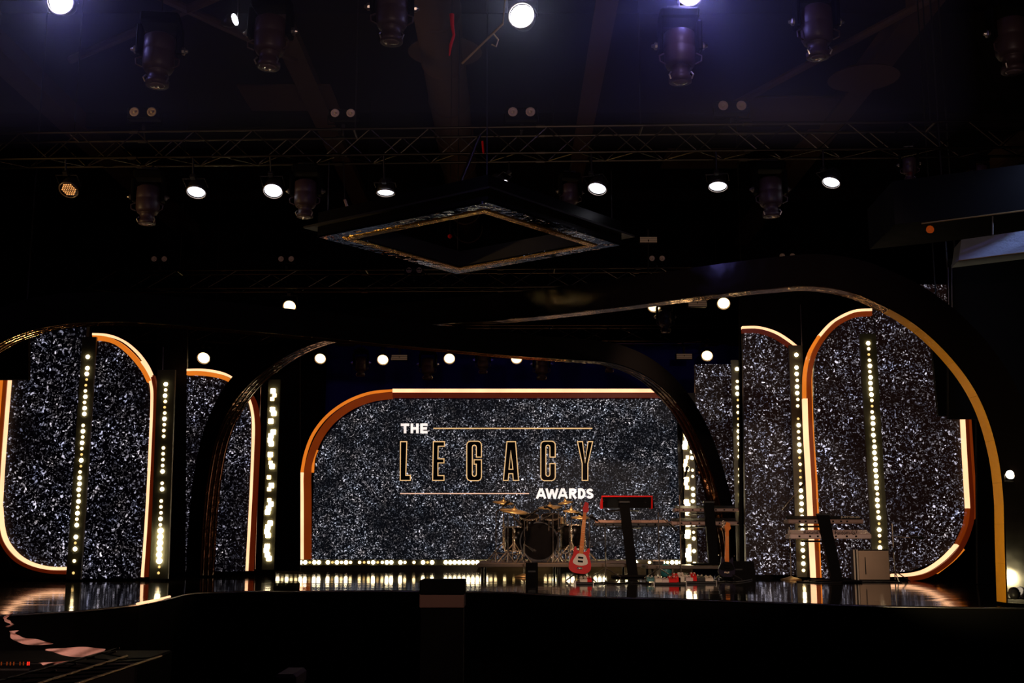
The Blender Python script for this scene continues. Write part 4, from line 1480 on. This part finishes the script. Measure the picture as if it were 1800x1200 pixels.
def mic_stand(label, px, y_foot_z, Y, top_py, boom=None, base='tripod', z0=None):
    z0 = SZ if z0 is None else z0
    c = W(px, 950, Y)
    tp = W(px, top_py, Y)
    t = thing('microphone_stand', label, 'stand', (c.x, Y, z0))
    rod('post', (c.x, Y, z0 + 0.03), (c.x, Y, tp.z), 0.008, 'silver', t)
    if base == 'round':
        part('base', MB().lathe([(0.14, 0), (0.14, 0.012), (0.05, 0.035), (0.015, 0.05)], (c.x, Y, z0), (0, 0, 1), 20), 'bronze', t, True)
    else:
        for k in range(3):
            a = k * 2.094 + 0.4
            lr = 0.24 if z0 == SZ else 0.11
            rod('leg', (c.x, Y, z0 + 0.14), (c.x + lr * math.cos(a), Y + lr * math.sin(a), z0 + 0.008), 0.008, 'silver', t)
    part('clutch', MB().lathe([(0.016, -0.03), (0.016, 0.03)], (c.x, Y, z0 + (tp.z - z0) * 0.55), (0, 0, 1), 8), 'satin', t)
    if boom:
        a, b = W(boom[0], boom[1], Y), W(boom[2], boom[3], Y - 0.1)
        rod('boom', a, b, 0.006, 'silver', t)
        d = (b - a).normalized()
        part('microphone', MB().lathe([(0.014, 0), (0.017, 0.1), (0.026, 0.12), (0.026, 0.15), (0.0, 0.17)], b, d, 12), 'satin', t, True)
    return t


mic_stand('small round-base stand with a short boom before the arched screen', 1388, 0, 15.9, 926, (1374, 896, 1406, 858), 'round')
mic_stand('boom microphone stand at the left end of the middle keyboards', 1196, 0, 16.6, 870, (1196, 870, 1204, 838), 'tripod')
mic_stand('tripod stand right of the last light strip', 1570, 0, 15.2, 920, (1566, 942, 1600, 944), 'tripod')
mic_stand('microphone stand right of the red keyboard', 1158, 0, 16.3, 900, (1158, 905, 1176, 920), 'tripod')
mic_stand('short microphone stand in front of the bass drum', 921, 0, 16.95, 955, (921, 956, 930, 962), 'round')
mic_stand('thin stand at the left of the drum kit', 872, 0, 17.6, 900, (872, 900, 884, 890), 'tripod', RZ)
mic_stand('microphone stand between the drums and red keyboard', 1064, 0, 16.6, 925, (1064, 925, 1050, 915), 'tripod')

for lab, px, Y, tp, bm in (('drum microphone stand reaching under the wide left crash', 893, 17.5, 898, (893, 898, 906, 912)),
                           ('drum microphone stand between floor tom and bass drum', 922, 17.45, 912, (922, 912, 934, 904)),
                           ('tall bare stand in the middle of the drum kit', 972, 17.5, 902, (972, 902, 962, 908)),
                           ('drum microphone stand beside the right rack tom', 982, 17.6, 898, (982, 898, 970, 894)),
                           ('drum microphone stand at the right floor tom', 1001, 17.35, 915, (1001, 915, 992, 922)),
                           ('drum microphone stand at the right end of the kit', 1036, 17.6, 912, (1036, 912, 1024, 906))):
    mic_stand(lab, px, 0, Y, tp, bm, 'tripod', RZ)

# ------------------------------------------------------------------ guitars on stands


def guitar(label, px, py_top, py_bot, Y, body, neckm, headm, lean, cat='guitar', wide=0.17):
    """upright guitar; drawn in its own plane then leaned"""
    foot = W(px, py_bot, Y)
    topv = W(px, py_top, Y)
    Lg = (topv.z - foot.z) * 1.02
    R = Matrix.Translation(foot) @ Matrix.Rotation(lean, 4, 'Y') @ Matrix.Rotation(-0.12, 4, 'X')
    t = thing('electric_guitar', label, cat, mtx=R)
    bl = Lg * 0.37
    out = [(0, 0), (0.55, 0.02), (0.95, 0.14), (1.03, 0.34), (0.88, 0.56), (0.74, 0.72), (0.80, 0.88), (0.74, 0.98), (0.58, 0.97), (0.36, 0.84),
           (-0.34, 0.86), (-0.50, 0.99), (-0.64, 0.98), (-0.70, 0.86), (-0.72, 0.70), (-0.86, 0.55), (-1.03, 0.34), (-0.95, 0.13), (-0.55, 0.02)]
    sp = smooth_path([(x * wide, z * bl) for x, z in out + [out[0]]], 3)[:-1]
    part('body', MB().prism([(x, -0.02, z) for x, z in sp], (0, 0.045, 0)), body, t, local=True)
    nk = Lg * 0.86
    part('neck', MB().prism([(-0.028, -0.032, bl * 0.75), (0.028, -0.032, bl * 0.75), (0.022, -0.032, nk), (-0.022, -0.032, nk)], (0, 0.03, 0)), neckm, t, local=True)
    part('headstock', MB().prism([(-0.022, -0.03, nk), (0.03, -0.03, nk), (0.05, -0.03, nk + 0.03), (0.035, -0.03, Lg), (-0.01, -0.03, Lg + 0.01), (-0.035, -0.03, nk + 0.05)], (0, 0.02, 0)), headm, t, local=True)
    for k in range(4):
        part('tuner', MB().lathe([(0.006, 0), (0.006, 0.02), (0.012, 0.022), (0.012, 0.035)], (-0.03, -0.02, nk + 0.04 + k * 0.028), (-1, 0, 0), 8), 'chrome', t, local=True)
    pg = smooth_path([(-0.07, 0.62 * bl), (-0.10, 0.4 * bl), (-0.03, 0.3 * bl), (0.05, 0.32 * bl), (0.10, 0.42 * bl), (0.07, 0.66 * bl), (0.03, 0.74 * bl), (-0.04, 0.74 * bl), (-0.07, 0.62 * bl)], 3)[:-1]
    part('pickguard', MB().prism([(x, -0.026, z) for x, z in pg], (0, 0.005, 0)), 'cream' if body == 'red' else 'black', t, local=True)
    for z in (0.42, 0.56):
        part('pickup', MB().box((-0.035, -0.034, bl * z), (0.035, -0.026, bl * z + 0.025), 0.003), 'black', t, local=True)
    part('bridge', MB().box((-0.035, -0.034, bl * 0.16), (0.035, -0.02, bl * 0.16 + 0.03), 0.003), 'chrome', t, local=True)
    for k in range(14):
        zf = bl * 1.0 + (nk - bl * 1.0) * (1 - 0.93 ** (k * 1.5))
        part('fret', MB().box((-0.024, -0.0335, zf), (0.024, -0.032, zf + 0.002)), 'bronze', t, local=True)
    for s in (-1, 1):
        part('strap_button', MB().lathe([(0.008, 0), (0.005, 0.01), (0.009, 0.015)], (s * wide * 0.9, 0, bl * 1.06), (s, 0, 0.3), 8), 'chrome', t, local=True)
    st = thing('guitar_stand', 'black folding stand holding the ' + label, 'stand', (foot.x, foot.y, SZ))
    fx, fy, fz = foot.x, foot.y, foot.z
    rod('post', (fx, fy + 0.12, SZ + 0.02), (fx + 0.03, fy + 0.05 + 0.12, fz + bl * 1.3), 0.011, 'satin', st)
    for s in (-1, 1):
        rod('foot', (fx, fy + 0.1, SZ + 0.12), (fx + s * 0.18, fy - 0.14, SZ + 0.01), 0.01, 'satin', st)
        rod('cradle', (fx + s * 0.08, fy + 0.1, fz - 0.01), (fx + s * 0.08, fy - 0.08, fz - 0.015), 0.009, 'satin', st)
    rod('foot', (fx, fy + 0.12, SZ + 0.1), (fx, fy + 0.34, SZ + 0.01), 0.01, 'satin', st)
    rod('crossbar', (fx - 0.08, fy + 0.1, fz - 0.01), (fx + 0.08, fy + 0.1, fz - 0.01), 0.009, 'satin', st)
    return t


guitar('red electric guitar with amber neck before the drum kit', 1018, 884, 1008, 15.6, 'red', 'maple', 'red', 0.11, wide=0.145)
guitar('dark purple electric guitar with orange neck below the middle keyboards', 1277, 920, 1014, 15.9, 'purple', 'maple', 'maple', 0.06, wide=0.11)

# ------------------------------------------------------------------ keyboards on column stands


def keyboard(label, px0, px1, py_top, py_bot, Y, case, name=None, side=0.28, tint=None):
    a, b = W(px0, py_bot, Y), W(px1, py_top, Y)
    t = thing('keyboard', label, 'keyboard', ((a.x + b.x) / 2, Y, a.z))
    zt, zb = b.z, a.z
    zm = zb + (zt - zb) * 0.55
    part('case', MB().box((a.x, Y, zb), (b.x, Y + side, zm), 0.012), case, t)
    part('control_panel', MB().prism([(a.x + 0.02, Y + 0.0, zm), (a.x + 0.02, Y + 0.16, zt), (a.x + 0.02, Y + 0.2, zt), (a.x + 0.02, Y + 0.2, zm)], (b.x - a.x - 0.04, 0, 0)), tint or case, t)
    part('keybed', MB().box((a.x + 0.06, Y + 0.2, zm - 0.005), (b.x - 0.06, Y + side + 0.05, zm + 0.012)), 'cream', t)
    # sockets along the rear panel that faces the house
    rnd_ = random.Random(px0)
    for k in range(7):
        x = a.x + (b.x - a.x) * (0.12 + 0.11 * k + rnd_.uniform(-0.02, 0.02))
        part('socket', MB().box((x, Y - 0.004, zb + (zm - zb) * 0.35), (x + 0.025, Y, zb + (zm - zb) * 0.7)), 'black', t)
    for s in (a.x + 0.04, b.x - 0.04):
        rod('foot', (s, Y + 0.05, zb - 0.012), (s, Y + 0.05, zb), 0.012, 'black', t)
    return t


def column_stand(label, topx, topy, botx, Y, arms, z0):
    a = W(topx, topy, Y)
    b = W(botx, 1000, Y)
    t = thing('keyboard_stand', label, 'stand', (b.x, Y, z0))
    A, B = Vector((a.x, Y + 0.02, a.z)), Vector((b.x, Y + 0.02, z0 + 0.03))
    hw = 0.07
    part('column', MB().prism([A + Vector((-hw, 0, 0)), B + Vector((-hw, 0, 0)), B + Vector((hw, 0, 0)), A + Vector((hw, 0, 0))], (0, 0.09, 0)), 'black', t)
    part('top_cap', MB().box((A.x - hw - 0.01, A.y - 0.01, A.z), (A.x + hw + 0.01, A.y + 0.1, A.z + 0.03), 0.008), 'satin', t)
    part('base', MB().box((B.x - 0.3, Y - 0.05, z0), (B.x + 0.3, Y + 0.28, z0 + 0.03), 0.01), 'black', t)
    for py in arms:
        zz = W(topx, py, Y + 0.12).z - 0.03
        k = (A.z - zz) / (A.z - B.z)
        q = A + (B - A) * k
        for s in (-1, 1):
            rod('arm', (q.x + s * 0.02, Y + 0.06, zz), (q.x + s * 0.24, Y + 0.48, zz), 0.012, 'satin', t)
    return t


# left rig
Y1 = 16.75
column_stand('black slanted column stand under the red keyboard', 1098, 884, 1113, Y1, (893, 924), SZ)
kb = thing('keyboard', 'thin red keyboard tilted on the left column stand', 'keyboard', tuple(W(1110, 880, Y1 + 0.13)))
a, b = W(1057, 873, Y1 + 0.13), W(1147, 873, Y1 + 0.13)
part('case', MB().prism([(a.x, Y1 + 0.13, a.z), (a.x + 0.03, Y1 + 0.17, a.z - 0.16), (a.x + 0.03, Y1 + 0.42, a.z - 0.16), (a.x, Y1 + 0.42, a.z - 0.11)], (b.x - a.x, 0, 0)), 'blackgloss', kb)
part('red_edge', MB().box((a.x, Y1 + 0.11, a.z - 0.004), (b.x, Y1 + 0.15, a.z + 0.016), 0.004), 'red', kb)
for k in range(2):
    x = a.x if k == 0 else b.x - 0.02
    part('end_cheek', MB().prism([(x, Y1 + 0.12, a.z - 0.005), (x, Y1 + 0.15, a.z - 0.17), (x, Y1 + 0.42, a.z - 0.17), (x, Y1 + 0.42, a.z - 0.08)], (0.02, 0, 0)), 'red', kb)
keyboard('dark keyboard on the lower tier of the left column stand', 1045, 1178, 913, 925, Y1 + 0.12, 'satin', tint='keygrey')
# middle rig on its riser
Y2 = 16.85
column_stand('black column stand holding two keyboards on the riser', 1247, 884, 1256, Y2, (899, 922), SZ + 0.17)
keyboard('brown-grey keyboard on the upper tier above the purple guitar', 1186, 1313, 888, 899, Y2 + 0.12, 'keygrey', tint='satin')
keyboard('longer brown-grey keyboard on the lower tier above the purple guitar', 1180, 1324, 910, 923, Y2 + 0.12, 'keygrey', tint='satin')
# right rig
Y3 = 14.95
column_stand('black slanted column stand before the outer right screen', 1449, 906, 1472, Y3, (921, 947), SZ)
k3 = keyboard('dark-topped keyboard on the upper tier of the right stand', 1386, 1518, 906, 920, Y3 + 0.12, 'keygrey', tint='black')
k4 = keyboard('pale pink-grey keyboard on the lower tier of the right stand', 1389, 1532, 931, 947, Y3 + 0.12, 'keywhite', tint='keywhite')
text_mesh('JUPITER-80', 1478, 1511, 907, 911, Y3 + 0.113, 'cream', k3, 'lettering')
text_mesh('Roland', 1413, 1438, 932, 938, Y3 + 0.113, 'black', k4, 'lettering')
text_mesh('Fantom-G7', 1468, 1507, 932, 939, Y3 + 0.113, 'black', k4, 'lettering')

# ------------------------------------------------------------------ cabinets, pedals, cables on the deck
t = thing('speaker_cabinet', 'beige-backed cabinet standing behind the last light strip foot', 'speaker', (W(1530, 1000, 15.3).x, 15.3, SZ))
a, b = W(1501, 1016, 15.25), W(1562, 965, 15.25)
part('cabinet', MB().box((a.x, 15.25, SZ), (b.x, 15.38, b.z), 0.01), 'satin', t)
part('back_panel', MB().box((a.x + 0.07, 15.235, SZ + 0.03), (b.x - 0.01, 15.25, b.z - 0.02)), 'wood', t)
for x in (a.x + 0.005, a.x + 0.045):
    part('edge_strip', MB().box((x, 15.235, SZ + 0.01), (x + 0.018, 15.25, b.z - 0.005)), 'cream', t)
rod('handle', (a.x + 0.15, 15.22, b.z - 0.1), (a.x + 0.15, 15.22, SZ + 0.1), 0.006, 'satin', t)


def pedal(label, px, py, Y, wd, dp, ht, m, knob='cream'):
    c = W(px, py, Y)
    t = thing('effects_pedal', label, 'pedal', (c.x, Y, SZ))
    z0 = SZ + 0.03
    part('case', MB().prism([(c.x - wd / 2, Y, z0), (c.x - wd / 2, Y + dp, z0), (c.x - wd / 2, Y + dp, z0 + ht), (c.x - wd / 2, Y, z0 + ht * 0.55)], (wd, 0, 0)), m, t)
    for s in (-0.28, 0.28):
        part('knob', MB().lathe([(0.01, 0), (0.009, 0.015)], (c.x + wd * s, Y + dp * 0.75, z0 + ht * 0.9), (0, -0.3, 1), 8), knob, t)
    part('switch', MB().lathe([(0.012, 0), (0.012, 0.012), (0.006, 0.016)], (c.x, Y + dp * 0.3, z0 + ht * 0.65), (0, -0.3, 1), 8), 'chrome', t)
    return t


for i, (x0, x1, Y, lab) in enumerate(((1150, 1205, 14.3, 'black pedalboard crowded with red and pale pedals'), (1205, 1258, 14.7, 'long black pedalboard under the red round pedal'),
                                      (1012, 1042, 14.4, 'small pedalboard at the foot of the red guitar'))):
    a, b = W(x0, 1020, Y), W(x1, 1020, Y)
    t = thing('pedalboard', lab, 'pedalboard', ((a.x + b.x) / 2, Y, SZ))
    part('tray', MB().box((a.x, Y - 0.03, SZ), (b.x, Y + 0.32, SZ + 0.028), 0.006), 'satin', t)
    for s in (a.x - 0.01, b.x):
        part('side_rail', MB().box((s, Y - 0.03, SZ), (s + 0.01, Y + 0.32, SZ + 0.04)), 'silver', t)
pedal('cream pedal at the left of the crowded pedalboard', 1158, 1020, 14.3, 0.085, 0.12, 0.07, 'cream')
pedal('pale pedal with brown face beside the red one', 1170, 1020, 14.28, 0.08, 0.12, 0.06, 'keywhite', 'black')
pedal('bright red pedal on the crowded pedalboard', 1183, 1020, 14.3, 0.10, 0.12, 0.07, 'red')
pedal('second red pedal behind the bright red one', 1190, 1018, 14.47, 0.09, 0.1, 0.1, 'red')
pedal('pale pedal at the right of the crowded pedalboard', 1198, 1018, 14.47, 0.07, 0.1, 0.11, 'cream')
pedal('small teal pedal left of the cream pedal', 1144, 1020, 14.6, 0.09, 0.12, 0.06, 'teal')
pedal('grey pedal at the left of the long pedalboard', 1212, 1020, 14.7, 0.09, 0.12, 0.07, 'keywhite')
pedal('red round-topped pedal on the long pedalboard', 1220, 1018, 14.72, 0.07, 0.12, 0.1, 'red')
pedal('black pedal in the middle of the long pedalboard', 1232, 1018, 14.7, 0.09, 0.12, 0.07, 'satin')
pedal('pale flat pedal at the right of the long pedalboard', 1247, 1018, 14.7, 0.10, 0.12, 0.06, 'cream')
pedal('cream pedal below the red guitar', 1026, 1020, 14.4, 0.09, 0.12, 0.06, 'cream')
pedal('dark red pedal below the red guitar', 1036, 1020, 14.42, 0.06, 0.12, 0.06, 'red')


def wedge(label, px, Y, wd):
    c = W(px, 1010, Y)
    t = thing('floor_monitor', label, 'speaker', (c.x, Y, SZ))
    part('case', MB().prism([(c.x - wd / 2, Y, SZ), (c.x - wd / 2, Y + 0.3, SZ), (c.x - wd / 2, Y + 0.22, SZ + 0.24), (c.x - wd / 2, Y + 0.1, SZ + 0.24)], (wd, 0, 0)), 'black', t)
    part('grille', MB().prism([(c.x - wd / 2 + 0.02, Y + 0.305, SZ + 0.02), (c.x - wd / 2 + 0.02, Y + 0.228, SZ + 0.22), (c.x - wd / 2 + 0.02, Y + 0.232, SZ + 0.22), (c.x - wd / 2 + 0.02, Y + 0.309, SZ + 0.02)], (wd - 0.04, 0, 0)), 'satin', t)
    part('handle', MB().box((c.x - 0.05, Y - 0.004 + 0.04, SZ + 0.12), (c.x + 0.05, Y + 0.06, SZ + 0.14)), 'satin', t)
    return t


wedge('black floor monitor behind the purple guitar stand', 1300, 16.2, 0.45)
wedge('black floor monitor in front of the drum riser', 935, 15.3, 0.16)
# riser-top clutter
t = thing('equipment_case', 'white-lidded small case on the riser edge by the keyboards', 'case', tuple(W(1157, 990, 17.1)))
c = W(1157, 990, 17.1)
part('box', MB().box((c.x - 0.08, 17.05, SZ + 0.17), (c.x + 0.08, 17.25, SZ + 0.22), 0.006), 'satin', t)
part('lid', MB().box((c.x - 0.082, 17.045, SZ + 0.22), (c.x + 0.082, 17.255, SZ + 0.24), 0.004), 'cream', t)
t = thing('equipment_case', 'teal and black bag on the riser left of the keyboards', 'case', tuple(W(1170, 985, 17.0)))
c = W(1168, 985, 16.95)
part('bag', MB().lathe([(0.05, 0), (0.08, 0.04), (0.085, 0.12), (0.05, 0.18), (0.0, 0.2)], (c.x, 16.8, SZ), (0, 0, 1), 14), 'teal', t, True)

rnd = random.Random(12)


def cable(label, pts, Y0, r=0.008):
    P = [Vector((W(px, 1015, Y).x, Y, SZ + r)) for px, Y in pts]
    P = [Vector(q) for q in smooth_path([tuple(q) for q in P], 5)]
    o = link('cable', MB().tube(P, r, 6).mesh('cable', M['satin'], True))
    tag(o, label, 'cable')


cable('black cable looping round the right keyboard stand foot', [(1420, 15.6), (1440, 15.3), (1465, 15.5), (1490, 15.2), (1515, 15.1), (1550, 15.05), (1585, 14.9)], 15)
cable('black cable running from pedalboards to the riser', [(1258, 14.9), (1275, 15.2), (1290, 15.0), (1310, 15.4), (1322, 16.0), (1310, 16.6)], 15)
cable('black cable from red guitar to pedalboard', [(1040, 14.5), (1060, 14.9), (1085, 14.6), (1110, 14.9), (1148, 14.5)], 15)
cable('black cable coiled before the right keyboards', [(1400, 15.2), (1430, 14.9), (1450, 15.1), (1430, 15.3), (1412, 15.1), (1440, 14.8), (1480, 14.9)], 15)

# ------------------------------------------------------------------ in front of the stage
YB = 6.2
t = thing('prompter_box', 'black box with a brown lower panel on a dark column before the stage', 'monitor', (W(776, 1100, YB).x, YB, 0))
a, b = W(737, 1045, YB), W(817, 1019, YB)
part('hood', MB().box((a.x, YB, a.z), (b.x, YB + 0.22, b.z), 0.006), 'black', t)
c, d = W(737, 1068, YB), W(816, 1043, YB)
part('brown_panel', MB().box((c.x, YB + 0.01, c.z), (d.x, YB + 0.2, d.z), 0.003), 'tan', t)
part('column', MB().box((c.x + 0.005, YB + 0.03, 0.02), (d.x - 0.005, YB + 0.18, c.z)), 'black', t)
part('base', MB().box((c.x - 0.1, YB - 0.08, 0), (d.x + 0.1, YB + 0.3, 0.02)), 'black', t)
t = thing('low_stool', 'dark stool with a brown cushion at the bottom edge', 'stool', (W(500, 1190, 4.6).x, 4.6, 0))
a, b = W(480, 1215, 4.6), W(520, 1185, 4.6)
part('cushion', MB().box((a.x, 4.6, b.z - 0.06), (b.x, 4.85, b.z), 0.012), 'tan', t)
part('seat_frame', MB().box((a.x, 4.6, b.z - 0.09), (b.x, 4.85, b.z - 0.061)), 'black', t)
for x in (a.x + 0.012, b.x - 0.012):
    for y in (4.615, 4.83):
        rod('leg', (x, y, 0), (x, y, b.z - 0.09), 0.008, 'satin', t)

# glossy steps at lower left
t = thing('side_steps', 'glossy black steps below the left end of the stage', 'steps', (-4.2, 8.2, 0))
for k, (zt, y0, y1) in enumerate(((0.98, 7.75, 8.55), (0.74, 7.1, 7.8), (0.50, 6.4, 7.2))):
    part('step', MB().box((-6.6, y0, 0.0), (-2.45 - 0.1 * k, y1, zt), 0.012), 'black', t)
    part('nosing', MB().box((-6.6, y0 - 0.006, zt - 0.012), (-2.46 - 0.1 * k, y0, zt - 0.004)), 'satin', t)


def reflection_mesh(pts_l, pts_r, Y, Y2=None):
    """pale sheet standing in for a reflection, between two picture outlines, gently rippled"""
    Y2 = Y if Y2 is None else Y2
    m_ = len(pts_l)
    Lp, Rp = smooth_path(pts_l, 6), smooth_path(pts_r, 6)
    vs, fs = [], []
    nn = len(Lp)
    K = 5
    for i in range(nn):
        for k in range(K + 1):
            u = k / K
            x = Lp[i][0] * (1 - u) + Rp[i][0] * u
            y = Lp[i][1] * (1 - u) + Rp[i][1] * u
            q = W(x, y, Y + (Y2 - Y) * i / (nn - 1))
            q.y += 0.01 * math.sin(i * 0.8 + k) - 0.02
            vs.append(q)
    for i in range(nn - 1):
        for k in range(K):
            q = i * (K + 1) + k
            fs.append((q, q + 1, q + K + 2, q + K + 1))
    return MB().add(vs, fs)


t = thing('reflection_sheets', 'pale pink sheets standing in for reflections on the glossy left steps', 'painted reflection', (W(60, 1120, 7.7).x, 7.7, 0.6))  # lit patches on the steps, put in as pale rippled sheets
part('reflection_sheet', reflection_mesh([(24, 1075), (9, 1084), (10, 1090), (20, 1097), (6, 1101)], [(26, 1076), (15, 1085), (20, 1091), (27, 1097), (18, 1101)], 7.68), 'pink', t, True)
part('reflection_sheet', reflection_mesh([(36, 1107), (30, 1112), (42, 1119), (68, 1123), (96, 1130)], [(20, 1108), (21, 1118), (34, 1128), (62, 1133), (94, 1131)], 7.05), 'pink', t, True)
part('reflection_sheet', reflection_mesh([(80, 1140), (110, 1138), (155, 1136), (187, 1140)], [(84, 1142), (112, 1150), (150, 1154), (187, 1144)], 6.35), 'pink', t, True)
part('reflection_sheet', reflection_mesh([(70, 1164), (100, 1162), (140, 1159)], [(80, 1168), (104, 1166), (138, 1160)], 6.3), 'pink', t, True)

t = thing('marker_lights', 'row of tiny red and white marker lights at bottom left', 'lamp', tuple(W(28, 1170, 6.25)))
for i, px in enumerate((2, 12, 18, 24, 35, 41, 48, 51)):
    q = W(px, 1169, 6.25)
    part('lamp', MB().lathe([(0.003, 0), (0.003, 0.018)], q, (0, 0, 1), 6), 'tube_and_spill_rust' if i < 6 else 'red_dot', t)
part('rail', MB().box(tuple(W(-20, 1178, 6.25)), tuple(W(54, 1175, 6.27))), 'satin', t)

# camera crane arm in the foreground
t = thing('crane_arm', 'open tube crane arm with bronze rails crossing the lower left corner', 'camera crane', tuple(W(130, 1190, 4.6)))
ra, rb = (W(60, 1204, 4.2), W(223, 1153, 5.2)), (W(128, 1204, 4.2), W(283, 1153, 5.2))
rc = (W(-30, 1204, 4.3), W(205, 1140, 5.4))
rod('rail', ra[0], ra[1], 0.0065, 'bronze', t)
rod('rail', rb[0], rb[1], 0.0065, 'bronze', t)
rod('rail', rc[0], rc[1], 0.005, 'truss', t)
for i in range(7):
    u, v = i / 7, (i + 0.7) / 7
    rod('brace', ra[0].lerp(ra[1], u), rb[0].lerp(rb[1], v), 0.003, 'truss', t, 6)
    rod('brace', rc[0].lerp(rc[1], u), ra[0].lerp(ra[1], v), 0.003, 'truss', t, 6)
for px, py in ((45, 1193), (92, 1180), (128, 1169), (160, 1156), (197, 1147), (203, 1141)):
    rod('bolt', W(px - 7, py + 2.5, 4.8), W(px + 7, py - 2.5, 4.8), 0.0035, 'chrome', t)

# ------------------------------------------------------------------ thin stage haze around the nearest lamps
hm = bpy.data.materials.new('stage_haze')
hm.use_nodes = True
hn = hm.node_tree
hn.nodes.clear()
ho = hn.nodes.new('ShaderNodeOutputMaterial')
hv = hn.nodes.new('ShaderNodeVolumeScatter')
hv.inputs['Color'].default_value = (0.8, 0.82, 1.0, 1)
hv.inputs['Density'].default_value = 0.11
hv.inputs['Anisotropy'].default_value = 0.3
hn.links.new(hv.outputs[0], ho.inputs['Volume'])
o = link('haze', MB().box((-5.2, 8.4, 5.0), (3.6, 9.3, 7.9)).mesh('haze', hm))
tag(o, 'faint bluish haze glowing around the blazing lamps at the top', 'haze', kind='stuff')
for px, py, pw in ((1212, -16, 26.0), (107, -2, 9.0)):
    l = bpy.data.lights.new('haze_lamp', 'POINT')
    l.energy = pw
    l.color = (0.28, 0.25, 1.0)
    l.shadow_soft_size = 0.06
    ob = bpy.data.objects.new('haze_lamp', l)
    COL.objects.link(ob)
    ob.location = W(px, py, 8.92)
